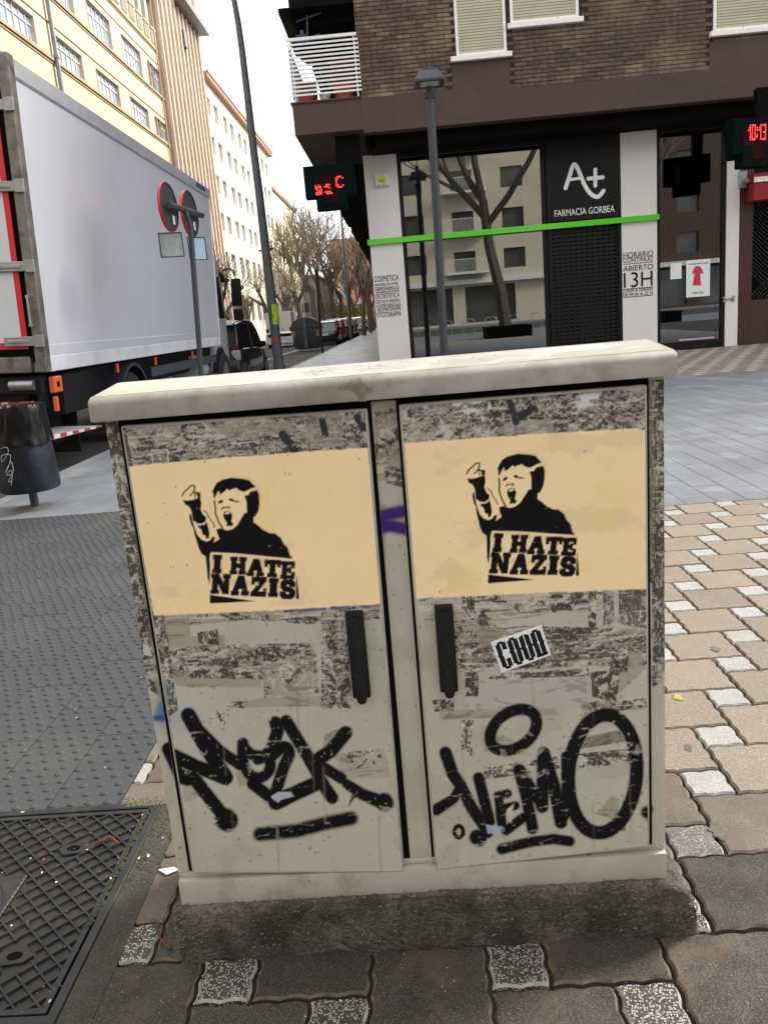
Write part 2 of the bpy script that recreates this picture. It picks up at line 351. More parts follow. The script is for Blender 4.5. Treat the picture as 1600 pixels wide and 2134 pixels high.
# --- wavy interlocking pavers: big tan squares, small white squares
B = .1135; AMP = .0062; OX, OY = .852-.5*B, .722-.5*B
def g(t):
    t = t % 1.0; return abs(math.sin(2*PI*t))*(1.15 if t < .5 else .75) - .25*math.sin(2*PI*t)
def paver(n, gap=.0042, ns=8):
    L = n*B; K = ns*n
    def ring(ins, z):
        pts = []
        for sx in range(4):
            for k in range(K):
                t = k/K*L; a = ins+(L-2*ins)*k/K
                p = [(a, ins), (L-ins, a), (L-a, L-ins), (ins, L-a)][sx]
                pts.append((p[0]+AMP*g(p[1]/B), p[1]+AMP*g(p[0]/B), z))
        return pts
    b = MB(); r0, r1, r2 = ring(gap, -.02), ring(gap, -.0045), ring(gap+.0045, 0); N = len(r0)
    b.add(r0+r1+r2, [(k, (k+1) % N, N+(k+1) % N, N+k) for k in range(N)]+[tuple(range(2*N, 3*N))]); b.f += [(N+k, N+(k+1) % N, 2*N+(k+1) % N, 2*N+k) for k in range(N)]; b.mi += [1]*N
    return b
big, small = paver(2), paver(1)
RIM = {'tan': 'rim_tan', 'tan_mid': 'rim_tan', 'tan_damp_shade': 'rim_damp', 'whitep': 'rim_white', 'whitep_mid': 'rim_white', 'whitep_damp_shade': 'rim_white'}
MEB = {k: mesh_from('tan_paver', big, [MT[k], MT[RIM[k]]]) for k in ('tan', 'tan_mid', 'tan_damp_shade')}
MES = {k: mesh_from('white_paver', small, [MT[k], MT[RIM[k]]]) for k in ('whitep', 'whitep_mid', 'whitep_damp_shade')}
mb = MB(); mb.box(-.62, 9, -1.2, 3.385, -.02, -.0115); WP = struct('wavy_pavement', mb, MT['bed'])
def clip_mesh(me, ox, oy, planes):
    m2 = me.copy(); bm = bmesh.new(); bm.from_mesh(m2)
    for (px, py, nx, ny) in planes:
        bmesh.ops.bisect_plane(bm, geom=bm.verts[:]+bm.edges[:]+bm.faces[:], plane_co=(px-ox, py-oy, 0), plane_no=(nx, ny, 0), clear_outer=True)
    e = len(bm.faces); bm.to_mesh(m2); bm.free(); return m2 if e else None
cells = []
for i in range(-60, 60):
    for j in range(-60, 60):
        # lattice vectors v1=(1,2)B, v2=(2,-1)B
        x, y = OX+(i+2*j)*B, OY+(2*i-j)*B
        for n, dx, dy in ((1, 0, 0), (2, -2, -1)):
            cx, cy = x+dx*B, y+dy*B; L = n*B
            cells.append((n, cx, cy, L))
restb, rests = {}, {}
cand = []
for n, cx, cy, L in cells:
    mx_, my_ = cx+L/2, cy+L/2
    if mx_ < -1.1 or mx_ > 7.6 or my_ < -1.1 or my_ > 3.6: continue
    pl = []
    if cx < -.64: 
        xl = -.82 if my_ > .55 else -.63
        if cx+L < xl: continue
        pl.append((xl, 0, -1, 0))
    elif my_ < .55 and cx < -.63: pl.append((-.63, 0, -1, 0))
    if cx < -.63 and cy < .55 < cy+L and cx+L > -.82 and my_ > .55: pl.append((0, .55, 0, -1))
    if cy+L > 3.38:
        if cy > 3.375: continue
        pl.append((0, 3.38, 0, 1))
    cand.append((dist(mx_, my_), n, cx, cy, L, pl))
cand.sort(key=lambda c: c[0]); cnt = {1: 0, 2: 0}
rest = {1: MB(), 2: MB()}
for d, n, cx, cy, L, pl in cand:
    mx_, my_ = cx+L/2, cy+L/2
    gr_ = my_+NR.uniform(-.05, .05); damp_shade = gr_ < .19; mid = gr_ < .55 or mx_ < -.5  # nearer rows take darker stone: real grime plus painted foreground shade
    key = ('tan_damp_shade' if damp_shade else 'tan_mid' if mid else 'tan') if n == 2 else ('whitep_damp_shade' if damp_shade else 'whitep_mid' if gr_ < .40 else 'whitep')
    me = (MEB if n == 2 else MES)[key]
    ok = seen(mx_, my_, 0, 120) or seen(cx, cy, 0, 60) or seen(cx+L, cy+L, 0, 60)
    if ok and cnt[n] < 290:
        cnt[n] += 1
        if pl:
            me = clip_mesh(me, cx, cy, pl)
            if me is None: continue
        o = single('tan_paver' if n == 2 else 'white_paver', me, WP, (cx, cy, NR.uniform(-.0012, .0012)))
        o.rotation_euler = (NR.uniform(-.006, .006), NR.uniform(-.006, .006), 0)
    elif not pl:
        q = (big if n == 2 else small); rest[n].add([(x+cx, y+cy, z) for x, y, z in q.v], q.f)
part('tan_paver_field', rest[2], MT['tan'], WP, kind='stuff'); part('white_paver_field', rest[1], MT['whitep'], WP, kind='stuff')

# --- grey slabs: strips .18 wide running away from the camera, staggered cross joints
mb = MB(); mb.box(XK+.13, 12, 3.385, 11.1, -.03, -.010); GS = struct('slab_pavement', mb, MT['bed'])
def slabm(wx, wy, name='grey_slab', mt='slab', z=.0):
    return mesh_from(name, (lambda b: b.box(.0016, wx-.0016, .0016, wy-.0016, -.02, z))(MB()), MT[mt], bevel=.0018)
sl = [slabm(.18, l) for l in (.36, .54, .45)]
lens = (.36, .54, .45)
cand = []; rst = MB()
k = 0; x = XK+.13
while x < 9.5:
    y0 = 3.39 if x > -.86 else 4.455
    y = y0; first = True
    while y < 11.09:
        li = NR.randint(0, 3); l = lens[li]
        if first: l = lens[li]*NR.choice([.5, .75, 1]); first = False
        l = min(l, 11.09-y); cand.append((dist(x+.09, y+l/2), x, y, l)); y += l
    x += .18
cand.sort(); c = 0; cache = {}
for d, x, y, l in cand:
    if seen(x+.09, y+l/2, 0, 40) and c < 296:
        c += 1; kk = round(l, 3)
        if kk not in cache: cache[kk] = slabm(.18, kk)
        o = single('grey_slab', cache[kk], GS, (x, y, NR.uniform(-.0006, .0006)))
    else: rst.box(x+.002, x+.178, y+.002, y+l-.002, -.02, 0)
part('grey_slab_field', rst, MT['slab'], GS, kind='stuff')
# --- far strip of tan paving with small white stones before the shops
mb = MB(); mb.box(-.34, 30, 11.11, 17.1, -.02, .0); FS = struct('shopfront_pavement', mb, mat('far tan paving', (.23,.195,.155), .6, var=.2, vs=2, fine=.2, fs=20, rvar=.15))
me = mesh_from('white_stone', (lambda b: b.box(0, .17, 0, .12, -.01, .005))(MB()), mat('far white stone', (.40,.385,.35), .7, var=.15))
c = 0; rst = MB()
for i in range(-60, 80):
    for j in range(-60, 80):
        x, y = .4+(i+2*j)*.16, 11.2+(2*i-j)*.16
        if not (-.2 < x < 14 and 11.15 < y < 16.9): continue
        if seen(x, y) and pix(x, y, 0)[0] > 1370 and c < 290: c += 1; single('white_stone', me, FS, (x, y, 0))
        else: rst.box(x, x+.17, y, y+.12, -.01, .005)
part('white_stone_field', rst, me.materials[0], FS, kind='stuff')
# --- tactile slabs with domes
mb = MB(); mb.box(XK+.13, -.823, -1.3, 4.455, -.03, -.011); TS = struct('tactile_pavement', mb, MT['bed'])
def tact(l):
    b = MB(); b.box(.0012, .2038, .0012, l-.0012, -.02, 0)
    nx = 4; dx = .205/nx; ny = int(round(l/(dx*.86))); dy = l/ny
    for j in range(ny):
        for i in range(nx):
            cx = dx*(i+.25+.5*(j % 2)); cy = dy*(j+.5)
            if cx > .205-.008: continue
            b.lathe([(.0125, -.001), (.0110, .0028), (.007, .0046), (.002, .0052)], (cx, cy, 0), n=9)
    return mesh_from('tactile_slab', b, MT['tactile'], smooth=True)
tm = {l: tact(l) for l in (.41, .205)}
cand = []; col = 0; x = -.822-.205
while x > XK+.13-.2:
    y = (.555 if x < -.70 else 0)+(.205 if col % 2 else 0)-(.205 if col % 2 else 0)
    y = .557; st = [.205] if col % 2 else []
    while y < 4.45:
        l = st.pop() if st else .41
        if y+l > 4.46: l = .205 if y+.205 <= 4.46 else None
        if l is None: break
        cand.append((dist(x+.1, y+l/2), x, y, l)); y += l
    x -= .205; col += 1
cand.sort()
for d, x, y, l in cand[:290]:
    single('tactile_slab', tm[l], TS, (x, y, NR.uniform(-.0008, .0008)))
mb = MB(); mb.box(XK+.13, -.823, 4.44, 4.452, -.02, -.001)
#part('edge_strip', mb, MT['kerb'], TS)

# --- cast iron inspection cover in its frame
mc = thing('manhole_cover', 'square black cast iron cover with diagonal ribs, littered with scraps, left of the cabinet', 'manhole cover', (-1.06, .205, 0))
x0, x1, y0, y1 = -1.41, -.722, -.135, .545
mb = MB()
for (a, b_, c_, d_) in ((x0-.02, x1+.02, y1-.002, y1+.02), (x0-.02, x1+.02, y0-.02, y0+.002), (x0-.02, x0+.002, y0, y1), (x1-.002, x1+.02, y0, y1)): mb.box(a, b_, c_, d_, -.04, .001)
part('frame', mb, MT['iron'], mc, bevel=.002)
mb = MB(); i0, i1, j0, j1 = x0+.008, x1-.008, y0+.008, y1-.008
fl_ = MB(); fl_.box(i0, i1, j0, j1, -.03, -.0075); part('pocket_floor', fl_, mat('dirt filled pockets', (.017,.015,.012), .55, var=.5, vs=14, fine=.5, fs=300, dirt=(.032,.026,.016), ds=16, dth=.58), mc)
for (a, b_, c_, d_) in ((i0, i1, j1-.014, j1), (i0, i1, j0, j0+.014), (i0, i0+.014, j0+.014, j1-.014), (i1-.014, i1, j0+.014, j1-.014)): mb.box(a, b_, c_, d_, -.012, -.001)
part('plate', mb, MT['iron'], mc, bevel=.001)
ri = MB(); P45 = .050
def clipseg(cx, sgn):
    # line y = sgn*(x-cx): clip to the inner box
    pts = []
    for X in (i0+.012, i1-.012):
        Y = sgn*(X-cx)
        if j0+.012 <= Y <= j1-.012: pts.append((X, Y))
    for Y in (j0+.012, j1-.012):
        X = cx+Y/sgn
        if i0+.012 < X < i1-.012: pts.append((X, Y))
    return pts if len(pts) == 2 else None
def bar(b, p, q, wd, z0, z1):
    d = Vector((q[0]-p[0], q[1]-p[1])); 
    if d.length < .005: return
    n = Vector((-d.y, d.x)).normalized()*wd/2; n2 = n*.6
    b.add([(p[0]+n.x, p[1]+n.y, z0), (q[0]+n.x, q[1]+n.y, z0), (q[0]-n.x, q[1]-n.y, z0), (p[0]-n.x, p[1]-n.y, z0),
           (p[0]+n2.x, p[1]+n2.y, z1), (q[0]+n2.x, q[1]+n2.y, z1), (q[0]-n2.x, q[1]-n2.y, z1), (p[0]-n2.x, p[1]-n2.y, z1)],
          [(4,7,6,5), (0,1,5,4), (1,2,6,5), (2,3,7,6), (3,0,4,7)])
pads = [(-.878, .382), (-.862, .025), (-1.25, .382), (-1.25, .025)]
plate = (-1.17, -.955, .10, .292)
for s in (1, -1):
    for k in range(-60, 60):
        sg = clipseg(-1.06+k*P45, s)
        if not sg: continue
        n = 60; run = None
        for t in range(n+1):
            q = (sg[0][0]+(sg[1][0]-sg[0][0])*t/n, sg[0][1]+(sg[1][1]-sg[0][1])*t/n)
            blocked = any(abs(q[0]-a)+abs(q[1]-b_) < .045 for a, b_ in pads) or (plate[0] < q[0] < plate[1] and plate[2] < q[1] < plate[3])
            if not blocked: run = run or q; last = q
            elif run: bar(ri, run, last, .0072, -.008, -.0012 if s == 1 else -.0018); run = None
        if run: bar(ri, run, last, .0072, -.008, -.0012 if s == 1 else -.0018)
part('rib_grid', ri, MT['iron'], mc, kind='stuff')
for a, b_ in pads:
    mb = MB(); mb.prism([(a-.04, b_), (a-.018, b_-.024), (a+.026, b_-.018), (a+.04, b_), (a+.018, b_+.024), (a-.026, b_+.018)], 2, -.012, -.0008)
    p = part('lifting_pad', mb, MT['iron'], mc, bevel=.001)
    mb = MB(); mb.prism([(a+.017*math.cos(t*PI/8), b_+.012*math.sin(t*PI/8)) for t in range(16)], 2, -.01, -.0004); part('key_hole', mb, MT['blackmatt'], p)
mb = MB(); mb.box(*plate[:2], *plate[2:], -.012, -.0006); cp = part('badge_plate', mb, MT['iron'], mc, bevel=.003)
mb = MB(); mb.tube([(-1.06+.085*math.cos(t*PI/12), .196+.075*math.sin(t*PI/12), .0) for t in range(25)], .0022, 5); part('ring', mb, MT['iron'], cp)

mb = MB(); mb.box(-.70, -.631, -1.2, .55, -.03, -.0005); cs = struct('cement_strip', mb, MT['mortar'])
mb = MB(); mb.box(-.822, -.631, .566, .70, -.03, -.0105)
mb = MB(); mb.box(-1.5, -.70, -1.3, -.157, -.03, -.0008); struct('asphalt_patch', mb, mat('dark worn terrazzo', (.055,.052,.048), .85, var=.3, vs=8, fine=.4, fs=200, bump=.5, bs=150, chips=(.25,.23,.2), cs=260, cth=.22))
mb = MB(); mb.box(-4, -1.43, -1.3, .555, -.03, -.001); struct('dark_slab_strip', mb, MT['tactile'])

# --- moss, crumbs and litter
def scatter(name, pts, mt, smin, smax, parent=None, h=.4, label=None, cat=None):
    b = MB()
    for x, y, z in pts:
        s = NR.uniform(smin, smax); a = NR.uniform(0, 6.28); n = 5
        top = [(x+s*math.cos(a+k*2*PI/n)*NR.uniform(.6, 1), y+s*math.sin(a+k*2*PI/n)*NR.uniform(.6, 1), z) for k in range(n)]
        b.add(top+[(x, y, z+s*h)], [(k, (k+1) % n, n) for k in range(n)])
    o = part(name, b, mt, parent, kind='stuff')
    return tag(o, label, cat)
moss = mat('dark green moss', (.036,.042,.014), .95, var=.4, vs=40)
grit = mat('pale grit', (.34,.30,.24), .9, var=.5, vs=60)
ms = [(NR.uniform(-.83, -.66), .548+abs(NR.normal(0, .02)), .0) for _ in range(700)]+[(-.728+NR.normal(0, .006), NR.uniform(.1, .6), .0) for _ in range(200)]
ms += [(NR.uniform(-.72, -.62), NR.uniform(.25, .62)-abs(NR.normal(0, .05)), .0) for _ in range(250)]+[(NR.uniform(-1.4, -.73), .562+NR.normal(0, .004), 0) for _ in range(400)]
scatter('moss', ms, moss, .002, .006, label='green moss growing in the joint between manhole frame and cabinet', cat='moss')
scatter('grit', [(NR.uniform(-1.3, .9), NR.uniform(-.3, .5), .0) for _ in range(700)]+[(NR.uniform(-3, -.85), NR.uniform(.5, 3), .0) for _ in range(250)], grit, .0008, .0022, h=.8, label='loose pale grit and crumbs lying on the paving', cat='grit')
def leaf(px, py, s, mt, lab, cat='litter', name='paper_scrap', z=.004, asp=.5, gr=None):
    s = s*.62; p = at(px, py, 2, z); n = 7; a = NR.uniform(0, 6.28)
    b = MB(); q = [(s*math.cos(k*2*PI/n)*NR.uniform(.35, 1), s*asp*math.sin(k*2*PI/n)*NR.uniform(.5, 1.1)) for k in range(n)]
    top = [(x, y, .002+abs(x)*.25) for x, y in q]; bot = [(x, y, z_-.0008) for x, y, z_ in top]
    b.add(top+bot, [tuple(range(n)), tuple(range(2*n-1, n-1, -1))]+[(k, n+k, n+(k+1) % n, (k+1) % n) for k in range(n)])
    o = part(name, b, mt, None); o.location = p; o.rotation_euler = (0, 0, a); tag(o, lab, cat, gr); return o
for px, py, s, lab in ((290, 1790, .011, 'white paper scrap on the ribs near the right edge of the cover'), (310, 1785, .012, 'thin torn white scrap near the cover edge, beside another scrap'), (232, 1832, .009, 'small crumpled white scrap between ribs in the middle right of the cover'),
                       (88, 1820, .008, 'pale scrap lying below the red scrap on the cover'), (118, 1840, .009, 'yellowish scrap near the badge plate corner'), (105, 2088, .010, 'white printed scrap near the bottom edge of the cover'),
                       (65, 1790, .007, 'small white scrap at the left of the cover'), (25, 1930, .008, 'tan scrap near the lower key hole'), (183, 1772, .006, 'tiny white flake beside the upper key hole'),
                       (340, 1747, .006, 'white fleck on the mossy cement strip'), (755, 1955, .006, 'white crumb at the foot of the concrete base'), (710, 2087, .009, 'pale leaf bit stuck in a paver joint')):
    leaf(px, py, s, MT['scrap'], lab)
for px, py, s, lab in ((48, 1694, .012, 'dry curled leaf on the tactile slab at the back edge of the cover'), (158, 1479, .014, 'brown dry leaf lying among the tactile domes'), (160, 1497, .010, 'orange dry leaf just below the brown leaf on the tactile slabs'), (297, 1700, .008, 'bright dry leaf bit at the back right corner of the cover')):
    leaf(px, py, s, MT['leafd'], lab, 'leaf', 'dry_leaf')
for px, py, w_ in ((295, 1413, 'white fleck close beside the left post of the cabinet'), (78, 1328, 'white fleck at the far left of the tactile slabs, halfway up'), (30, 1210, 'white fleck near the left picture edge on the tactile slabs'), (120, 1165, 'white fleck a little in front of the litter bin'), (250, 1240, 'white fleck beside the cabinet at poster height'), (180, 1120, 'most distant white fleck, near the far joint of the tactile slabs'), (220, 1600, 'nearest white fleck, above the right half of the cover')):
    leaf(px, py, .007, MT['scrap'], w_, 'litter', 'litter_fleck', .006, gr='white flecks on the tactile slabs')
b = MB(); b.tube([at(197, 1758, 2, .004), at(215, 1752, 2, .008), at(228, 1744, 2, .011), at(238, 1750, 2, .009), at(248, 1758, 2, .006)], [.003, .0035, .004, .0035, .003], 6)
tag(part('dry_twig', b, MT['twigl'], None), 'rusty bent twig lying on the cover ribs', 'twig')
b = MB(); b.tube([at(328, 1925, 2, .01), at(330, 1945, 2, .008), at(337, 1960, 2, .006), at(356, 1977, 2, .005)], [.002, .003, .002, .0025], 6); b.tube([at(324, 1928, 2, .004), at(334, 1932, 2, .012), at(332, 1922, 2, .012)], .003, 5)
tag(part('dry_twig', b, MT['twigl'], None), 'thin reddish twig in the joint at the left foot of the concrete base', 'twig')
o = leaf(92, 1792, .009, MT['red'], 'small crumpled red scrap on the cover', asp=.8)
b = MB(); A = [at(x, y, 2, .005) for x, y in ((330, 1812), (362, 1806), (374, 1812), (348, 1823))]; b.add([tuple(q) for q in A]+[tuple(q-np.array([0, 0, .001])) for q in A], [(0,1,2,3), (7,6,5,4), (0,4,5,1), (1,5,6,2), (2,6,7,3), (3,7,4,0)])
tag(part('torn_sticker', b, MT['scrap'], None), 'torn white sticker with a red tip on the ground at the left of the cabinet', 'litter')
for px, py, s, c_, lab in ((1495, 1735, .04, (.11, .10, .08), 'dark oily stain on the white terrazzo paver'), (1433, 1560, .022, (.10,.09,.08), 'small dark gum mark on a tan paver'), (1490, 1353, .03, (.13, .12, .11), 'dark round spot on a tan paver by the far white squares'), (1412, 1454, .03, (.36, .29, .08), 'yellow paint smudge on a tan paver')):
    p = at(px, py, 2, 0); b = MB(); n = 14; b.prism([(p[0]+s*math.cos(k*2*PI/n)*NR.uniform(.35, .9)*.7, p[1]+s*math.sin(k*2*PI/n)*NR.uniform(.6, 1)) for k in range(n)], 2, -.001, .0026)
    tag(part('stain', b, mat('stain', c_, .9, var=.3, vs=40), None), lab, 'stain')

# ---------------------------------------------------------------- the cabinet: paint computed on its front plane
H = .0014; GX0, GX1, GZ0, GZ1 = -.486, .486, .170, 1.112
nx, nz = int((GX1-GX0)/H)+1, int((GZ1-GZ0)/H)+1
xs = GX0+np.arange(nx)*H; zs = GZ0+np.arange(nz)*H
XX, ZZ = np.meshgrid(xs, zs); YP = -.02
PX, PY = pix(XX, YP, ZZ)
def smooth(t): t = np.clip(t, 0, 1); return t*t*(3-2*t)
def vnoise(u, v, seed):
    r = np.random.RandomState(seed); T = r.rand(256, 256)
    iu, iv = np.floor(u).astype(int), np.floor(v).astype(int); fu, fv = smooth(u-iu), smooth(v-iv)
    a = T[iu % 256, iv % 256]; b = T[(iu+1) % 256, iv % 256]; c = T[iu % 256, (iv+1) % 256]; d = T[(iu+1) % 256, (iv+1) % 256]
    return (a*(1-fu)+b*fu)*(1-fv)+(c*(1-fu)+d*fu)*fv
def fbm(sx, sz, seed, o=4, warp=0):
    u, v = XX*sx, ZZ*sz
    if warp: u = u+warp*(vnoise(u*.7, v*.7, seed+50)-.5); v = v+warp*(vnoise(u*.7+9, v*.7, seed+51)-.5)
    s = 0; a = 1; t = 0
    for k in range(o): s = s+a*vnoise(u*2**k+17*k, v*2**k+31*k, seed+k); t += a; a *= .55
    return s/t
COLR = np.zeros((nz, nx, 3)); HGT = np.zeros((nz, nx)); RGH = np.full((nz, nx), .5); CLS = np.zeros((nz, nx), int)
def blend(a, c, h=None, r=None):
    a = np.clip(a, 0, 1)
    COLR[:] = COLR*(1-a[..., None])+np.array(c)*a[..., None]
    if h is not None: HGT[:] = HGT*(1-a)+h*a
    if r is not None: RGH[:] = RGH*(1-a)+r*a
def polymask(pts, soft=1.3):
    """anti-aliased inside mask of a polygon given in photograph pixels"""
    P = np.array(pts, float); x0, x1, y0, y1 = P[:, 0].min()-8, P[:, 0].max()+8, P[:, 1].min()-8, P[:, 1].max()+8
    M = np.zeros((nz, nx)); sel = (PX > x0) & (PX < x1) & (PY > y0) & (PY < y1)
    x, y = PX[sel], PY[sel]
    if x.size == 0: return M
    ins = np.zeros(x.shape, bool); dm = np.full(x.shape, 1e9)
    for k in range(len(P)):
        a, b = P[k], P[(k+1) % len(P)]
        if a[1] != b[1]:
            c = ((y < a[1]) != (y < b[1])) & (x < (b[0]-a[0])*(y-a[1])/(b[1]-a[1])+a[0]); ins ^= c
        d = b-a; L = d@d+1e-9; t = np.clip(((x-a[0])*d[0]+(y-a[1])*d[1])/L, 0, 1)
        dm = np.minimum(dm, (x-a[0]-t*d[0])**2+(y-a[1]-t*d[1])**2)
    sd = np.sqrt(dm)*np.where(ins, 1, -1); M[sel] = smooth(sd/(2*soft)+.5); return M
def stroke(pts, r, soft=2.5):
    P = np.array(pts, float); rr = np.array(r if isinstance(r, (list, tuple)) else [r]*len(P), float); R0 = rr.max()+soft*3
    x0, x1, y0, y1 = P[:, 0].min()-R0, P[:, 0].max()+R0, P[:, 1].min()-R0, P[:, 1].max()+R0
    M = np.zeros((nz, nx)); sel = (PX > x0) & (PX < x1) & (PY > y0) & (PY < y1); x, y = PX[sel], PY[sel]; best = np.full(x.shape, -1e9)
    for k in range(len(P)-1):
        a, b = P[k], P[k+1]; d = b-a; L = d@d+1e-9; t = np.clip(((x-a[0])*d[0]+(y-a[1])*d[1])/L, 0, 1)
        best = np.maximum(best, rr[k]*(1-t)+rr[k+1]*t-np.hypot(x-a[0]-t*d[0], y-a[1]-t*d[1]))
    M[sel] = smooth(best/(2*soft)+.5); return M
def curve(pts, n=6):
    P = [np.array(p, float) for p in pts]; P = [P[0]]+P+[P[-1]]; o = []
    for i in range(1, len(P)-2):
        for k in range(n):
            t = k/n; o.append(.5*((2*P[i])+(-P[i-1]+P[i+1])*t+(2*P[i-1]-5*P[i]+4*P[i+1]-P[i+2])*t*t+(-P[i-1]+3*P[i]-3*P[i+1]+P[i+2])*t**3))
    o.append(P[-2]); return o
# base gelcoat
n1 = fbm(5, 5, 1); n2 = fbm(22, 22, 4); n3 = fbm(90, 90, 8, 3); nst = fbm(30, 3.5, 12)
base = np.array([.435, .415, .335])
COLR[:] = base*(.90+.16*n1+.10*n2+.05*n3)[..., None]
blend(smooth((nst-.60)/.12)*.25, (.36, .33, .25)); blend(smooth((fbm(8, 8, 20)-.62)/.10)*.35, (.33, .30, .235))
blend(smooth((fbm(160, 160, 23, 2)-.80)/.06)*.6, (.12, .11, .09))
DARK, TAN, PALE, GREYP = (.078, .062, .045), (.295, .250, .178), (.60, .575, .50), (.25, .23, .19)
def fbmw(W, sx, sz, seed, o=4, warp=0):
    u, v = XX[W]*sx, ZZ[W]*sz
    if warp: u = u+warp*(vnoise(u*.7, v*.7, seed+50)-.5); v = v+warp*(vnoise(u*.7+9, v*.7, seed+51)-.5)
    s = 0; a = 1; t = 0
    for k in range(o): s = s+a*vnoise(u*2**k+17*k, v*2**k+31*k, seed+k); t += a; a *= .6
    return s/t
def win(M):
    r = np.where(M.any(1))[0]; c = np.where(M.any(0))[0]
    return (slice(r[0], r[-1]+1), slice(c[0], c[-1]+1)) if len(r) and len(c) else None
def blw(W, a, c, h=None, r=None):
    a = np.clip(a, 0, 1); COLR[W] = COLR[W]*(1-a[..., None])+np.array(c)*a[..., None]
    if h is not None: HGT[W] = HGT[W]*(1-a)+h*a
    if r is not None: RGH[W] = RGH[W]*(1-a)+r*a
def torn(poly, seed, th=.5, sx=55, sz=110, base_=TAN, dark=DARK, amt=.92, lines=True, soft=1.5):
    """what is left of torn posters: glue film, dark grime, pale paper edges"""
    th = th+.034; sx = sx*1.5; sz = min(sz*1.35, sx*2.2); Mf = polymask(poly, soft); W = win(Mf)
    if W is None: return
    M = Mf[W]; f = fbmw(W, sx, sz, seed, 5, 2.6); q = fbmw(W, sx*.3, sz*.4, seed+30, 3, 1.8)
    edge_ = smooth((M-.5+(fbmw(W, 90, 90, seed+33, 2)-.5)*.9)/.1+.5) if soft < 3 else M
    if base_ is not None: blw(W, edge_*.8*smooth((q-.36)/.05), base_, .00010, .6); blw(W, edge_*.5*smooth((fbmw(W, 25, 60, seed+35, 3)-.6)/.04), tuple(.62*x for x in base_))
    d = edge_*smooth((f*.7+q*.45-th)/.014)*amt; blw(W, d, dark, .00022, .7)
    blw(W, d*smooth((fbmw(W, sx*2.2, sz*1.6, seed+60, 3)-.52)/.03)*.6, tuple(.45*x for x in dark), .0002)
    blw(W, edge_*smooth((fbmw(W, sx*1.3, sz*1.1, seed+75, 4, 2)-.645)/.02)*.8, (.52, .50, .43), .0004)
    st_ = fbmw(W, sx*.25, 260, seed+77, 3, 1.5); blw(W, edge_*smooth((st_-.70)/.02)*.75, tuple(.8*x for x in dark)); blw(W, edge_*smooth((.30-st_)/.02)*.6, PALE, .0003)
    if lines:
        r = np.abs(fbmw(W, sx*.9, sz*.8, seed+90, 4, 3)-.5); blw(W, edge_*smooth((.009-r)/.005)*.85, PALE, .00045, .7)
        r = np.abs(f*.7+q*.45-th-.008); blw(W, edge_*smooth((.010-r)/.005)*.7, PALE, .0004, .7)
def tape(poly, c=TAN, a=.8, seed=3):
    Mf = polymask(poly, 1.0); W = win(Mf)
    if W is None: return
    M = Mf[W]; M = M*smooth((M-.5+(fbmw(W, 70, 70, seed, 3)-.5)*.7)/.15+.5); blw(W, M*a*(.72+.28*fbmw(W, 60, 60, seed, 3)), c, .00018, .42)
    blw(W, M*smooth((fbmw(W, 40, 120, seed+7, 4, 2)-.62)/.03)*.55, tuple(.5*x for x in c))
DL = [(252, 883), (768, 846), (842, 1822), (400, 1822)]
# whole width of the top of both doors
torn([(252, 878), (766, 846), (776, 948), (262, 985)], 100, .60, 60, 120)
torn([(262, 935), (560, 905), (775, 880), (778, 945), (262, 978)], 120, .53, 60, 140, dark=(.085, .075, .06))
torn([(834, 842), (1350, 800), (1352, 898), (838, 930)], 140, .57, 75, 120)
torn([(845, 845), (1350, 805), (1350, 868), (1000, 880), (850, 870)], 160, .535, 95, 150, base_=GREYP, dark=(.075, .06, .05))
tape([(470, 890), (610, 876), (612, 905), (470, 915)], (0.320, 0.288, 0.216), .7); tape([(640, 870), (712, 866), (716, 930), (645, 935)], (0.320, 0.296, 0.232), .6, 8)
tape([(1050, 880), (1150, 870), (1155, 905), (1050, 915)], (0.352, 0.328, 0.264), .6, 9)
for x0, y0, x1, y1, w_ in ((1062, 838, 1075, 880, 7), (1080, 868, 1112, 852, 8), (1105, 870, 1130, 872, 3), (1056, 858, 1057, 859, 5), (672, 875, 678, 905, 7), (590, 905, 615, 940, 9), (745, 870, 758, 890, 8)):
    blend(stroke([(x0, y0), (x1, y1)], w_, 1.2)*smooth((n3-.25)/.1), (.035, .035, .04), .0002)
for x0, y0, x1, y1, w_ in ((950, 850, 1010, 846, 12), (1190, 832, 1240, 828, 9), (1205, 845, 1245, 838, 6)):
    blend(stroke([(x0, y0), (x1, y1)], w_, 4)*smooth((fbm(70, 120, 44, 3)-.5)/.05), (.62, .61, .60), .0004)
# below the yellow panels, left door
torn([(320, 1285), (560, 1272), (790, 1262), (790, 1290), (640, 1300), (520, 1290), (325, 1310)], 180, .60, 35, 60)
tape([(330, 1290), (395, 1285), (400, 1325), (345, 1335)], TAN, .8); tape([(338, 1328), (415, 1325), (470, 1322), (470, 1345), (350, 1350)], (0.288, 0.256, 0.192), .8, 5)
torn([(412, 1318), (455, 1310), (458, 1345), (415, 1340)], 190, .45, 60, 60)
torn([(345, 1355), (420, 1345), (655, 1338), (660, 1398), (380, 1412), (345, 1400)], 200, .53, 45, 130)
tape([(350, 1395), (545, 1402), (545, 1432), (400, 1432), (370, 1428)], TAN, .75, 6); torn([(380, 1388), (560, 1372), (590, 1385), (560, 1415), (400, 1412)], 210, .50, 40, 170)
tape([(545, 1385), (660, 1372), (665, 1445), (552, 1455)], (0.336, 0.296, 0.228), .9, 7); torn([(545, 1385), (660, 1372), (665, 1445), (552, 1455)], 215, .63, 70, 70, base_=None, lines=False)
tape([(495, 1462), (560, 1452), (722, 1448), (728, 1470), (500, 1474)], (0.320, 0.288, 0.208), .85, 8); torn([(470, 1462), (510, 1460), (512, 1476), (470, 1472)], 217, .48, 80, 100)
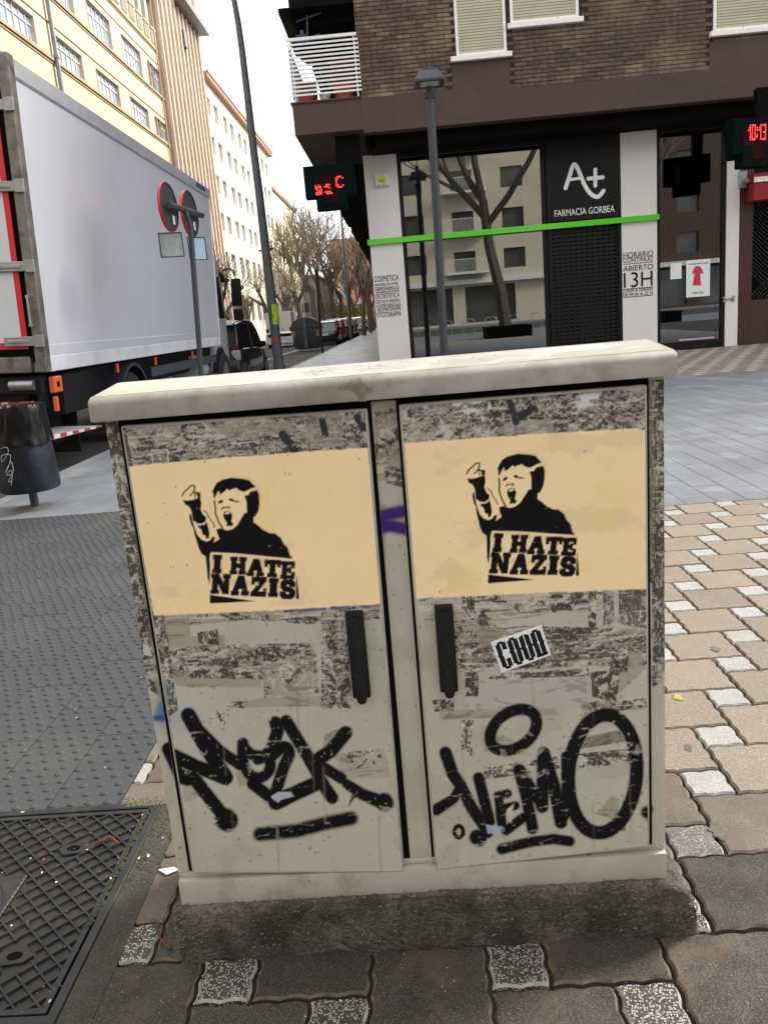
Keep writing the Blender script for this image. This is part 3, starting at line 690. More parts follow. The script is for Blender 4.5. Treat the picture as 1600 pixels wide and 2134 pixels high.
torn([(670, 1275), (722, 1270), (735, 1475), (670, 1478)], 220, .565, 80, 50); torn([(690, 1330), (726, 1330), (730, 1440), (700, 1440)], 225, .48, 70, 70, dark=(.07, .05, .04))
torn([(325, 1285), (345, 1282), (370, 1480), (350, 1495)], 230, .52, 90, 50); torn([(430, 1478), (468, 1478), (470, 1515), (440, 1512)], 232, .60, 90, 50, base_=None)
tape([(700, 1570), (800, 1560), (815, 1620), (714, 1624)], (0.352, 0.320, 0.256), .75, 10); torn([(715, 1568), (790, 1560), (800, 1590), (740, 1600)], 235, .60, 90, 90, base_=None)
tape([(676, 1530), (715, 1512), (712, 1545), (685, 1580), (672, 1560)], TAN, .7, 11); tape([(490, 1608), (515, 1605), (525, 1632), (500, 1640)], TAN, .8, 12)
torn([(740, 1630), (752, 1650), (735, 1668), (726, 1680)], 237, .4, 60, 60, base_=GREYP); tape([(380, 1625), (425, 1615), (420, 1660), (385, 1672)], (0.336, 0.312, 0.248), .7, 13)
# below the yellow panels, right door
torn([(862, 1245), (1350, 1228), (1352, 1275), (1300, 1300), (1180, 1270), (1000, 1310), (880, 1290)], 240, .60, 32, 45, base_=(.40, .35, .27))
torn([(962, 1240), (990, 1240), (985, 1300), (962, 1296)], 245, .42, 90, 60); torn([(1225, 1232), (1245, 1232), (1240, 1310), (1225, 1310)], 247, .47, 110, 60)
torn([(1255, 1232), (1278, 1232), (1278, 1300), (1255, 1305)], 248, .50, 110, 60, dark=(.14, .12, .13)); torn([(1288, 1230), (1348, 1226), (1346, 1310), (1288, 1300)], 250, .47, 110, 60, dark=(.13, .11, .09))
torn([(945, 1300), (1345, 1310), (1348, 1400), (1300, 1385), (950, 1400)], 255, .555, 40, 150); torn([(960, 1345), (1345, 1318), (1345, 1362), (960, 1395)], 257, .50, 50, 200, dark=(.10, .085, .07))
tape([(985, 1300), (1045, 1308), (1050, 1340), (1000, 1350)], (0.296, 0.248, 0.176), .8, 14); torn([(1015, 1405), (1225, 1392), (1228, 1408), (1020, 1415)], 260, .44, 50, 160, base_=None)
tape([(995, 1418), (1228, 1410), (1230, 1470), (992, 1480)], (0.416, 0.400, 0.344), .85, 15); torn([(968, 1400), (996, 1400), (996, 1450), (970, 1450)], 262, .47, 70, 60)
tape([(1300, 1360), (1335, 1358), (1342, 1395), (1290, 1445), (1270, 1430)], (0.320, 0.296, 0.224), .85, 16); torn([(1230, 1400), (1290, 1395), (1285, 1465), (1232, 1450)], 264, .46, 60, 60)
torn([(1272, 1355), (1312, 1350), (1305, 1400), (1270, 1400)], 266, .46, 70, 70); torn([(900, 1458), (948, 1455), (945, 1482), (905, 1482)], 268, .46, 70, 90)
tape([(915, 1478), (1160, 1476), (1160, 1490), (915, 1500)], TAN, .65, 17); torn([(1240, 1462), (1350, 1455), (1350, 1475), (1245, 1485)], 270, .50, 60, 90)
torn([(1205, 1470), (1260, 1455), (1275, 1480), (1210, 1510)], 272, .60, 60, 60); torn([(960, 1500), (985, 1500), (985, 1580), (962, 1560)], 274, .56, 90, 60, base_=None)
tape([(1205, 1538), (1290, 1520), (1302, 1545), (1210, 1560)], (.14, .12, .09), .85, 18); torn([(1205, 1570), (1310, 1560), (1312, 1590), (1205, 1600)], 276, .43, 55, 60, base_=None)
torn([(1005, 1600), (1160, 1575), (1165, 1600), (1010, 1625)], 278, .53, 55, 80); tape([(1008, 1520), (1060, 1535), (1110, 1575), (1008, 1565)], (0.336, 0.304, 0.224), .7, 19)
tape([(1240, 1695), (1275, 1655), (1290, 1665), (1285, 1710)], (0.264, 0.240, 0.160), .7, 20); tape([(1275, 1705), (1302, 1705), (1302, 1730), (1275, 1730)], (.09, .08, .06), .9, 21)
# posts
torn([(208, 880), (262, 880), (352, 1400), (290, 1400)], 300, .40, 80, 50, dark=(.09, .075, .055)); torn([(255, 1200), (330, 1200), (372, 1480), (300, 1440)], 303, .48, 90, 60)
torn([(1346, 795), (1396, 790), (1396, 1220), (1350, 1220)], 306, .46, 80, 45, base_=(.24, .20, .13)); torn([(1362, 860), (1396, 860), (1396, 1420), (1362, 1440)], 308, .50, 100, 40, dark=(.09, .08, .065))
blend(polymask([(1346, 795), (1366, 790), (1366, 1180), (1350, 1180)], 3)*.5, (.24, .20, .12)); torn([(780, 860), (835, 850), (840, 990), (782, 1010)], 312, .62, 45, 45); torn([(800, 985), (842, 975), (842, 1020), (805, 1010)], 314, .46, 60, 60)
blend(stroke([(345, 1440), (330, 1500)], 12, 9)*.8, (.03, .16, .30)); blend(stroke([(322, 1503), (350, 1503)], 6, 4), (.01, .10, .24)); blend(stroke([(345, 1500), (385, 1495)], 20, 26)*.22, (.08, .22, .34))
blend(polymask([(318, 1420), (345, 1420), (352, 1470), (330, 1470)], 2)*.7, (.36, .33, .22))
# purple spray
PUR = (.055, .02, .16)
blend(stroke([(786, 1084), (808, 1076), (838, 1070)], 14, 6), PUR); blend(stroke([(786, 1103), (815, 1100), (852, 1108)], 14, 6), PUR)
for e_ in (((317, 938), (350, 937)), ((350, 937), (352, 965)), ((352, 965), (320, 966)), ((320, 966), (317, 938))): blend(stroke(e_, 1.4, .8)*.8, PALE, .0004)
blend(polymask([(560, 1270), (795, 1240), (795, 1262), (560, 1282)], 4)*smooth((fbm(40, 10, 330, 3)-.42)/.12)*.8, PUR); blend(stroke([(797, 1060), (800, 1260)], 3, 5)*.5, PUR)
# yellow painted panels
YEL = np.array([.91, .685, .395])
ypl = [(264, 972), (450, 955), (770, 932), (796, 1258), (560, 1272), (322, 1282)]; ypr = [(838, 924), (1100, 905), (1328, 892), (1332, 897), (1350, 896), (1352, 1226), (1100, 1236), (863, 1247)]
YM = np.zeros((nz, nx))
for pl_ in (ypl, ypr):
    M = polymask(pl_, 3.2); M = smooth((M-.5+(fbm(120, 120, 349, 3)-.5)*.75)/.35+.5); YM = np.maximum(YM, M)
edge = smooth((fbm(14, 60, 351, 4)-.66)/.05)*.5
sh = (.94+.09*fbm(6, 6, 352)+.02*fbm(60, 25, 353, 3))[..., None]
COLR[:] = COLR*(1-YM[..., None])+(YEL*sh)*YM[..., None]; HGT[:] = HGT*(1-YM*.7)+.00022*YM; RGH[:] = RGH*(1-YM)+.62*YM
blend(YM*smooth((fbm(10, 14, 354, 4)-.60)/.12)*.30, (.50, .46, .30)); blend(YM*smooth((fbm(90, 60, 355, 4)-.83)/.03)*.8, (.30, .22, .12)); blend(YM*smooth((fbm(200, 200, 356, 2)-.93)/.02)*.6, (.2, .13, .07))
blend(YM*smooth((fbm(9, 9, 358, 3)-.68)/.1)*.3, (.80, .58, .16))
# stencils
def S7(p): return [(330+x/4.848, 960+y/4.848) for x, y in p]
src = np.array(S7([(760, 170), (255, 400), (990, 1418), (525, 1440), (1425, 1392), (985, 265), (245, 355), (1360, 990)]))
dst = np.array([(940+x/5.333, 910+y/5.333) for x, y in [(765, 180), (175, 465), (935, 1588), (400, 1630), (1418, 1542), (995, 295), (168, 415), (1365, 1090)]])
A3 = np.hstack([src, np.ones((8, 1))]); AFF = np.linalg.lstsq(A3, dst, rcond=None)[0]
polys = {
 'hair': [(545,320),(560,280),(590,225),(640,195),(740,170),(850,180),(920,195),(985,265),(940,280),(870,315),(820,300),(790,275),(755,283),(722,300),(695,284),(668,312),(628,342),(612,300),(590,340),(572,380),(562,375),(558,320)],
 'coat': [(870,350),(910,345),(935,310),(1000,295),(1020,340),(1025,430),(1015,500),(990,555),(965,570),(965,620),(1010,650),(1060,695),(1130,730),(1180,730),(1240,780),(1270,840),(1310,880),(1330,950),(1360,990),(1100,965),(800,935),(535,922),(522,960),(527,1100),(520,1250),(500,1180),(490,1050),(480,965),(440,940),(410,880),(390,810),(370,750),(358,680),(335,640),(318,580),(320,535),(335,540),(345,590),(360,640),(375,690),(400,750),(440,795),(490,815),(530,800),(545,770),(578,768),(570,800),(562,825),(620,790),(600,740),(588,690),(630,680),(660,690),(700,702),(750,690),(800,650),(840,580),(870,530),(900,520),(895,470),(895,430),(885,390)],
 'wrist': [(255,395),(300,402),(350,393),(390,378),(425,370),(440,430),(430,490),(455,540),(488,570),(482,612),(440,637),(400,632),(350,602),(345,555),(335,500),(310,460),(272,440)],
 'cuff': [(395,652),(430,652),(470,642),(490,615),(502,650),(515,700),(522,740),(510,785),(485,785),(480,755),(450,745),(440,700),(410,672)],
 'knob': [(385,320),(425,320),(430,375),(400,372)],
 'eye1': [(605,442),(612,412),(630,395),(652,392),(656,415),(640,428),(622,430)], 'eye2': [(713,395),(722,380),(745,377),(762,396),(818,408),(812,420),(765,412),(735,408)],
 'tri1': [(522,1350),(990,1418),(525,1440)], 'tri2': [(1395,1135),(1426,1392),(1392,1392)],
 'mouth': [(658,545),(668,514),(700,504),(735,515),(738,533),(750,535),(748,580),(740,610),(762,640),(750,658),(690,660),(695,625),(672,592),(660,565)]}
lines = [([(570,405),(580,470),(580,530),(610,610),(655,685)], 8), ([(247,352),(265,312),(300,285),(330,255),(355,247),(372,258),(365,300),(345,330),(325,350)], 7), ([(360,310),(375,340),(373,365)], 6), ([(375,318),(400,322),(425,335)], 8),
         ([(460,500),(495,525),(520,580),(555,625),(572,662)], 5), ([(645,490),(658,468),(690,474),(705,463),(722,470),(712,482)], 6)]
def slab(ch):
    R_ = lambda a, b, c, d: [(a, b), (c, b), (c, d), (a, d)]
    return {'I': [R_(0,0,1,.22), R_(.14,.1,.86,.9), R_(0,.78,1,1)],
            'H': [R_(0,0,.44,.2), R_(.56,0,1,.2), R_(.07,.1,.38,.9), R_(.62,.1,.93,.9), R_(0,.8,.44,1), R_(.56,.8,1,1), R_(.3,.38,.7,.62)],
            'A': [[(.36,0),(.68,0),(.95,.85),(.66,.85),(.60,.66),(.40,.66),(.34,.85),(.05,.85)], R_(0,.8,.42,1), R_(.58,.8,1,1)],
            'T': [R_(0,0,1,.24), R_(0,.1,.16,.40), R_(.84,.1,1,.40), R_(.33,.1,.67,.9), R_(.2,.8,.8,1)],
            'E': [R_(0,0,.95,.2), R_(.78,.1,.97,.36), R_(.10,.1,.44,.9), R_(.3,.4,.68,.6), R_(.60,.32,.74,.68), R_(0,.8,1,1), R_(.8,.62,1,.9)],
            'N': [R_(0,0,.30,.18), R_(.62,0,1,.2), R_(.07,.05,.34,.92), R_(.68,.08,.93,1), [(.1,0),(.38,0),(.93,1),(.64,1)], R_(0,.82,.42,1)],
            'Z': [R_(.02,0,.98,.24), R_(.02,.1,.2,.38), [(.62,.15),(.98,.15),(.36,.85),(0,.85)], R_(0,.76,1,1), R_(.82,.60,1,.9)],
            'S': [[(.2,0),(.78,0),(.98,.14),(.98,.36),(.64,.36),(.60,.24),(.42,.24),(.38,.36),(.78,.42),(1,.58),(1,.84),(.8,1),(.2,1),(0,.86),(0,.64),(.34,.64),(.40,.78),(.62,.78),(.62,.66),(.2,.58),(.02,.42),(.02,.16)]]}[ch]
LET = [('I',555,950,640,1130), ('H',728,970,888,1142), ('A',900,990,1068,1160), ('T',1075,1000,1232,1170), ('E',1238,1015,1378,1188), ('N',535,1140,728,1338), ('A',742,1158,918,1355), ('Z',940,1172,1092,1365), ('I',1116,1185,1210,1370), ('S',1233,1198,1382,1390)]
SM = np.zeros((nz, nx))
def dostencil(tr, seed):
    global SM
    M = np.zeros((nz, nx))
    def U(p, **k): 
        nonlocal M; M = np.maximum(M, polymask(tr(S7(p)), .9))
    for k in polys: U(polys[k])
    for p, wd in lines: M = np.maximum(M, stroke(tr(S7(p)), wd/4.848, .8))
    M = M*(1-polymask(tr(S7([(680,522),(700,512),(728,520),(712,535),(690,540),(676,536)])), .9))
    for ch, x0, y0, x1, y1 in LET:
        for q in slab(ch):
            qq = [(x0+a*(x1-x0)+(1-b)*10-4, y0+b*(y1-y0)+(a*(x1-x0))*.03) for a, b in q]; U(qq); M = np.maximum(M, stroke(tr(S7(qq+qq[:1])), 1.0, .8))
    # overspray round the cut edges
    halo = np.zeros((nz, nx))
    for p, wd, s in (([(650,190),(800,175),(900,185),(990,260),(1020,380)], 14, 12), ([(570,985),(640,1100),(600,1130)], 16, 9), ([(800,980),(1350,1050)], 20, 9), ([(560,1200),(1380,1290)], 20, 9), ([(1240,780),(1340,960)], 8, 8)):
        halo = np.maximum(halo, stroke(tr(S7(p)), wd/4.848, s))
    blend(halo*.22, (.12, .08, .05)); 
    chip = smooth((fbm(170, 170, seed, 2)-.90)/.03)
    M2 = M*(1-chip*.6); blend(M2, (.005, .005, .0055), .00028, .55); SM = np.maximum(SM, M)
dostencil(lambda p: p, 360); dostencil(lambda p: [tuple(np.array([x, y, 1])@AFF) for x, y in p], 370)
# black spray tags, in the coordinates of two enlargements
def T6(p): return [(280+x/2.667, 1250+y/2.667) for x, y in p]
def T7(p): return [(840+x/2.424, 1220+y/2.424) for x, y in p]
TM = np.zeros((nz, nx)); HALO = []
def tg(p, r, soft=2.6, T=T6, sc_=2.667, cv=False, a=1):
    global TM
    q = T(p); q = curve(q) if cv else q; rr = [v*1.17/sc_ for v in r] if isinstance(r, (list, tuple)) else r*1.17/sc_
    TM = np.maximum(TM, stroke(q, rr, soft+.2)*a); HALO.append((q, rr))
tg([(303,640),(400,815),(508,985)], 37); tg([(508,985),(350,925),(185,850)], [37,33,36]); tg([(190,860),(245,975),(300,990)], 36); tg([(330,985),(420,1100),(510,1215)], 32); tg([(508,1215),(518,1225)], 52, 4)
tg([(330,690),(480,840),(590,915)], 28); tg([(605,795),(605,880),(640,965),(705,985),(755,935),(740,870),(660,860),(612,820)], 27, cv=True); tg([(785,680),(795,735),(745,850),(690,880)], 31, cv=True); tg([(760,870),(830,815),(862,850),(830,930),(780,1085)], 29, cv=True)
tg([(660,1020),(745,1085)], 30); tg([(790,1120),(900,1070),(1030,1010)], [40,36,36]); tg([(845,672),(960,860),(1060,1040),(1100,1098)], 30); tg([(1175,737),(1090,840),(990,905)], 33); tg([(1030,915),(1150,990)], 27); tg([(1180,1020),(1270,1080),(1385,1125)], [24,28,34]); tg([(1388,1120),(1392,1128)], 43, 3.5)
tg([(700,1300),(900,1282),(1060,1240),(1205,1212)], 33, 5)
K = dict(T=T7, sc_=2.424)
tg([(213,843),(250,950),(290,1010)], 27, **K); tg([(290,1010),(255,1075),(168,1130)], [20,22,26], **K); tg([(290,1010),(345,1120),(395,1195),(425,1245)], 26, **K); tg([(380,970),(405,1070),(435,1190)], 25, **K); tg([(372,1270),(382,1278)], 34, **K)
tg([(525,1050),(478,1060),(488,1130),(565,1110)], 20, **K); tg([(488,1130),(498,1215),(520,1235),(605,1170)], 22, **K); tg([(583,930),(620,1060),(652,1225)], 26, **K); tg([(590,930),(700,1115)], 24, **K); tg([(700,1115),(708,845)], 28, **K); tg([(708,850),(760,1010),(795,1195)], 28, **K); tg([(795,1195),(820,1150),(820,860)], 22, **K)
el = [(1005+172*math.cos(t)*(1)+18*math.sin(t)*-1, 950+298*math.sin(t)) for t in np.linspace(0, 2*PI, 40)]; tg(el, 30, 2.4, **K)
el = [(555+118*math.cos(t)-0*math.sin(t), 728+98*math.sin(t)-38*math.cos(t)) for t in np.linspace(0, 2*PI, 30)]; tg(el, 25, 2.4, **K)
el = [(280+22*math.cos(t), 1242+30*math.sin(t)) for t in np.linspace(0, 2*PI, 16)]; tg(el, 9, 1.2, **K)
tg([(497,1330),(640,1293),(760,1278),(838,1290)], 23, 3, **K); tg([(1228,1143),(1240,1150)], 27, 5, **K)
HM = np.zeros((nz, nx))
for q, rr in HALO: HM = np.maximum(HM, stroke(q, [v*1.0 for v in rr] if isinstance(rr, list) else rr, 8))
blend(HM*.10*(.5+fbm(140, 140, 395, 2)), (.05, .05, .05))
blend(smooth((HM*.50+fbm(330, 330, 396, 2)-1.02)/.06)*.8, (.012, .012, .014))
chip = smooth((fbm(150, 150, 400, 3)-.79)/.03)*.9+smooth((fbm(35, 90, 404, 4, 2)-.70)/.02)*.7
blend(TM*(1-np.clip(chip, 0, 1)*.85), (.006, .006, .0075), .0003, .5)
for p in (T6([(760,1090),(800,1065),(870,1065),(888,1090),(820,1108),(800,1125),(770,1105)]),): blend(polymask(p, 1.5)*smooth((fbm(60, 60, 410, 3)-.30)/.06), (.42, .42, .44), .0005)
blend(polymask(T7([(1175,800),(1195,820),(1185,855),(1160,850)]), 1.5)*.7, (.3, .3, .31)); blend(polymask(T7([(415,1205),(500,1215),(490,1255),(425,1250)]), 1.2)*.85, (.36, .42, .52), .0005)
blend(polymask(T7([(520,1130),(560,1100),(548,1140),(545,1200),(528,1180)]), 1.2), (.50, .48, .42), .0004)
# drips and scratches
for k in range(26):
    x, y0, l_ = NR.uniform(400, 1340), NR.uniform(1290, 1700), NR.uniform(40, 160); blend(stroke([(x, y0), (x+4, min(y0+l_, 1815))], NR.uniform(.6, 2.4), 3)*NR.uniform(.12, .38), (.27, .22, .14) if k % 3 else (.20, .11, .05))
for x, y0, y1 in ((578, 1725, 1815), (790, 1700, 1822), (1108, 1415, 1470), (868, 1340, 1400)): blend(stroke([(x, y0), (x+4, y1)], 3, 2.5)*.45, (.30, .26, .18))
for k in range(90):
    x, y = (NR.uniform(420, 800), NR.uniform(1700, 1810)) if k % 2 else (NR.uniform(920, 1340), NR.uniform(1480, 1800)); a = NR.uniform(-.5, .3); l = NR.uniform(6, 45)
    blend(stroke([(x, y), (x+l*math.cos(a), y+l*math.sin(a))], .5, .8)*.35, (.25, .23, .2) if NR.rand() < .6 else (.6, .58, .5))
# sticker and other applied bits are objects
CANV = (COLR, HGT, RGH)
def sample(A, x, z):
    u = np.clip((x-GX0)/H, 0, nx-1.001); v = np.clip((z-GZ0)/H, 0, nz-1.001); iu, iv = u.astype(int), v.astype(int); fu, fv = u-iu, v-iv
    if A.ndim == 3: fu, fv = fu[..., None], fv[..., None]
    return (A[iv, iu]*(1-fu)+A[iv, iu+1]*fu)*(1-fv)+(A[iv+1, iu]*(1-fu)+A[iv+1, iu+1]*fu)*fv
def sheet(corners, ydepth, parent, names, step=.0014):
    """skin over a (slightly tilted) rectangle: corners TL,TR,BR,BL as (x,z); split into objects by what is painted there"""
    c = [np.array(q) for q in corners]; nu = int(np.linalg.norm(c[1]-c[0])/step)+1; nv = int(np.linalg.norm(c[3]-c[0])/step)+1
    U, V = np.meshgrid(np.linspace(0, 1, nu), np.linspace(0, 1, nv))
    P = [(c[0][k]*(1-U)+c[1][k]*U)*(1-V)+(c[3][k]*(1-U)+c[2][k]*U)*V for k in (0, 1)]
    col = sample(COLR, *P); hg = sample(HGT, *P); rg = sample(RGH, *P)
    pl = wloc(parent); V3 = np.stack([P[0]-pl.x, np.full(P[0].shape, ydepth)-hg-pl.y, P[1]-pl.z], -1).reshape(-1, 3)
    rgba = np.concatenate([np.clip(col, 0, 1), rg[..., None]], -1).reshape(-1, 4)
    idx = np.arange(nu*nv).reshape(nv, nu); F = np.stack([idx[1:, :-1], idx[1:, 1:], idx[:-1, 1:], idx[:-1, :-1]], -1).reshape(-1, 4)
    cx = (P[0][1:, 1:]+P[0][:-1, :-1])/2; cz = (P[1][1:, 1:]+P[1][:-1, :-1])/2
    cls = np.zeros(cx.shape, int)
    if 'paint_panel' in names: cls[sample(YM, cx, cz) > .5] = 1; cls[sample(SM, cx, cz) > .35] = 2; cls[sample(TM, cx, cz) > .35] = 3
    cls = cls.reshape(-1)
    for k, nm in enumerate(names):
        f = F[cls == k]
        if not len(f): continue
        used, inv = np.unique(f, return_inverse=True); f2 = inv.reshape(-1, 4)
        me = bpy.data.meshes.new(nm); me.vertices.add(len(used)); me.vertices.foreach_set('co', V3[used].astype(np.float32).ravel())
        me.loops.add(f2.size); me.loops.foreach_set('vertex_index', f2.astype(np.int32).ravel()); me.polygons.add(len(f2)); me.polygons.foreach_set('loop_start', np.arange(0, f2.size, 4, dtype=np.int32))
        me.update(calc_edges=True); ca = me.color_attributes.new('Col', 'FLOAT_COLOR', 'POINT'); ca.data.foreach_set('color', rgba[used].astype(np.float32).ravel())
        me.polygons.foreach_set('use_smooth', [True]*len(f2)); me.materials.append(MT['canvas'])
        o = single(nm, me, parent); yield_.append(o)
yield_ = []
cab = thing('utility_cabinet', 'cream two-door utility cabinet with torn poster remains, yellow stencilled panels and black tags', 'cabinet', (0, .12, 0))
mb = MB(); mb.box(-.478, .478, .001, .262, .19, 1.118); part('housing', mb, MT['gel'], cab, bevel=.006)
mb = MB()  # black seal; also paints the shade in door gaps and under the lid
mb.box(-.4555, -.0155, -.0035, .003, .1955, 1.102); mb.box(.0235, .4525, -.0035, .003, .1955, 1.102); mb.box(-.475, .475, -.002, .003, 1.094, 1.118); part('door_seal_shade', mb, MT['gasket_shade'], cab)
# posts, mullion, rails as skin
for nm, cor, lab in (('left_post', [(-.4775, 1.098), (-.4555, 1.098), (-.4555, .2), (-.4775, .2)], 'left post crusted with torn poster'), ('right_post', [(.4525, 1.098), (.4775, 1.098), (.4775, .2), (.4525, .2)], 'right post with peeling dark residue')):
    x0_, x1_ = cor[0][0], cor[1][0]; mb = MB(); mb.box(x0_, x1_, -.007, .001, .2, 1.098); p_ = part(nm, mb, MT['gel'], cab, label=lab)
    sheet(cor, -.0073, p_, ['post_face'])
mb = MB(); mb.box(-.0175, .0255, -.006, .001, .197, 1.095); p_ = part('mullion', mb, MT['gel'], cab, bevel=.002, label='centre mullion with a purple spray mark'); sheet([(-.0168, 1.093), (.0248, 1.093), (.0248, .199), (-.0168, .199)], -.0063, p_, ['mullion_face'])
def door(c, lab, hx, labs):
    """c = TL, TR, BR, BL of the leaf, from the photograph's plane"""
    b = MB(); pts = c
    b.prism(pts, 1, -.021, -.0042); d = part('door', b, MT['gel'], cab, bevel=.004, seg=2, smooth=True, label=lab)
    cc = np.mean(np.array(c), 0); ins = [tuple(np.array(q)+np.sign(cc-np.array(q))*.0045) for q in c]
    n0 = len(yield_); sheet(ins, -.0213, d, ['door_skin', 'paint_panel', 'stencil', 'spray_tag'])
    for o in yield_[n0:]:
        if o.name.split('.')[0] in labs: o['label'] = labs[o.name.split('.')[0]]
    # swing handle
    hz = .643; b = MB(); b.box(hx-.0165, hx+.0165, -.034, -.0205, hz-.083, hz+.085); h = part('handle', b, MT['handle'], d, bevel=.004, seg=2, smooth=True)
    b = MB(); n = 10; prof = [(hx+.0125*math.cos(t), hz+.064+.0125*math.sin(t)) for t in np.linspace(0, PI, n)]+[(hx-.0105, hz-.075), (hx-.0075, hz-.089), (hx, hz-.0925), (hx+.0075, hz-.089), (hx+.0105, hz-.075)]
    b.prism(prof, 1, -.042, -.0335); part('grip', b, MT['handle'], h, bevel=.0025, seg=2, smooth=True) if False else None
    g_ = part('grip', b, MT['handle'], d, bevel=.003, seg=2, smooth=True)
    b = MB(); b.prism([(hx+.0088*math.cos(t), hz-.036+.0088*math.sin(t)) for t in np.linspace(0, PI, n)]+[(hx-.0078, hz-.078), (hx+.0078, hz-.078)], 1, -.0445, -.041); b.cyl((hx, -.0425, hz-.083), (hx, -.0432, hz-.083), .0022); part('lock_cover', b, MT['handle'], d, bevel=.001)
    return d
dl = door([(-.4475, 1.090), (-.0235, 1.086), (-.0300, .1795), (-.4455, .2045)], 'left leaf, hanging slightly crooked', -.0785, {'paint_panel': 'yellow painted rectangle on the left door', 'stencil': 'black stencil of a shouting boy in a coat raising a middle finger over the words I HATE NAZIS, left door', 'spray_tag': 'black angular spray tag with a bar under it, left door'})
dr = door([(.0300, 1.088), (.4460, 1.088), (.4445, .2035), (.0305, .1790)], 'right leaf with a white sticker', .0815, {'paint_panel': 'yellow painted rectangle on the right door', 'stencil': 'black stencil of a shouting boy in a coat raising a middle finger over the words I HATE NAZIS, right door', 'spray_tag': 'black looping spray tag with a large O, right door'})
# lid: overhanging roof with a low ridge
mb = MB(); YF, YR, YB = -.040, .118, .285; pr = [(YF, 1.1005), (YF, 1.132), (YF+.006, 1.1385), (YF+.016, 1.1425), (YR-.01, 1.1555), (YR+.01, 1.1555), (YB-.016, 1.1425), (YB, 1.132), (YB, 1.1005)]
mb.prism(pr, 0, -.4905, .4905); lid_ = part('lid', mb, MT['lid'], cab, bevel=.0035, seg=2, smooth=True)
tpz = [at(x_, y_, 1, -.0408) for x_, y_ in ((703, 806), (722, 803), (762, 801), (763, 836), (748, 837), (744, 822), (730, 811), (704, 812))]
bb_ = MB(); bb_.add([tuple(q) for q in tpz]+[(q[0], q[1]+.0006, q[2]) for q in tpz], [tuple(range(8)), tuple(range(15, 7, -1))]+[(k, 8+k, 8+(k+1) % 8, (k+1) % 8) for k in range(8)]); part('tape_scrap', bb_, mat('old brown tape', (.20,.165,.11), .5, var=.3, vs=60), cab, label='piece of old brown tape on the front edge of the lid')
# worn top of the lid: scribbles, pale wear and a green tint, seen as paint on its front slope
LXs = np.arange(-.484, .484, .0022); LTs = np.linspace(0, 1, 60); XXs, ZZs = XX, ZZ
XX, ZZ = np.meshgrid(LXs, LTs*.14); lc = np.zeros(XX.shape+(3,)); lc[:] = np.array([.43, .405, .355])*(.86+.26*fbm(12, 12, 500, 4, 1))[..., None]
def lb(a, c): global lc; a = np.clip(a, 0, 1)[..., None]; lc = lc*(1-a)+np.array(c)*a
lb(smooth((fbm(9, 22, 505, 4, 2)-.52)/.08)*.5, (.36, .33, .285)); lb(smooth((fbm(30, 60, 508, 4, 2)-.60)/.04)*.35, (.62, .60, .56))
for cx, hw in ((-.10, .045), (.06, .055), (.17, .06), (-.02, .03)):
    e_ = np.clip(1-((XX-cx)/hw)**2-((ZZ-.075)/.055)**2, 0, 1); lb(smooth(e_*3)*smooth((.028-np.abs(fbm(45, 30, 510+int(cx*100)+20, 3, 4)-.5))/.02)*.8, (.10, .095, .09))
lb(np.clip(1-((XX-.17)/.04)**2-((ZZ-.08)/.03)**2, 0, 1)*.35, (.22, .46, .36)); lb(np.clip(1-((XX+.40)/.07)**2-((ZZ-.05)/.06)**2, 0, 1)*.45, (.36, .52, .26))
lb(((XX > .28) & (XX < .40) & (ZZ > .07+.05*(XX-.28)) & (ZZ < .13))*.55, (.62, .61, .58))
Yl = YF+.017+LTs*(YR-.012-YF-.017); Zl = 1.1425+(Yl-(YF+.016))/((YR-.01)-(YF+.016))*.013+.0004
V3 = np.stack([XX, np.repeat(Yl[:, None], len(LXs), 1)-.12, np.repeat(Zl[:, None], len(LXs), 1)], -1).reshape(-1, 3)
nn = len(LXs); idx = np.arange(V3.shape[0]).reshape(len(LTs), nn); F = np.stack([idx[:-1, :-1], idx[:-1, 1:], idx[1:, 1:], idx[1:, :-1]], -1).reshape(-1, 4)
me = bpy.data.meshes.new('lid_top'); me.from_pydata(V3.tolist(), [], F.tolist()); ca = me.color_attributes.new('Col', 'FLOAT_COLOR', 'POINT'); ca.data.foreach_set('color', np.concatenate([lc, np.full(XX.shape+(1,), .45)], -1).astype(np.float32).ravel()); me.materials.append(MT['canvas']); single('worn_lid_top', me, cab)
XX, ZZ = XXs, ZZs
mb = MB(); mb.box(-.4775, .4775, -.020, .274, .129, .1875); part('plinth', mb, MT['gel'], cab, bevel=.005, seg=2, smooth=True)
mb = MB(); mb.box(-.4770, .4770, -.008, .262, .1875, .1985); part('bottom_rail', mb, MT['gel'], cab, bevel=.002)
# sticker with heavy condensed letters
def onz(px, py, d=-.0222): q = at(px, py, 1, d); return (q[0], q[1], q[2])
sq = [(1022, 1338), (1127, 1302), (1148, 1365), (1045, 1402)]
b = MB(); f_ = [onz(*q, -.0224) for q in sq]; bk = [onz(*q, -.0219) for q in sq]; b.add(f_+bk, [(3,2,1,0), (0,1,5,4), (1,2,6,5), (2,3,7,6), (3,0,4,7)]); stk = part('sticker', b, MT['whitet'], dr, label='white sticker reading COUN')
b = MB()
def sm(u, v):
    a, b_, c, d = [np.array(q, float) for q in sq]; p = (a*(1-u)+b_*u)*(1-v)+(d*(1-u)+c*u)*v; return onz(p[0], p[1], -.0227)
def lp(poly): b.add([sm(*q) for q in poly], [tuple(range(len(poly)-1, -1, -1))])
R4 = lambda x0, x1, y0, y1: [(x0, y0), (x1, y0), (x1, y1), (x0, y1)]
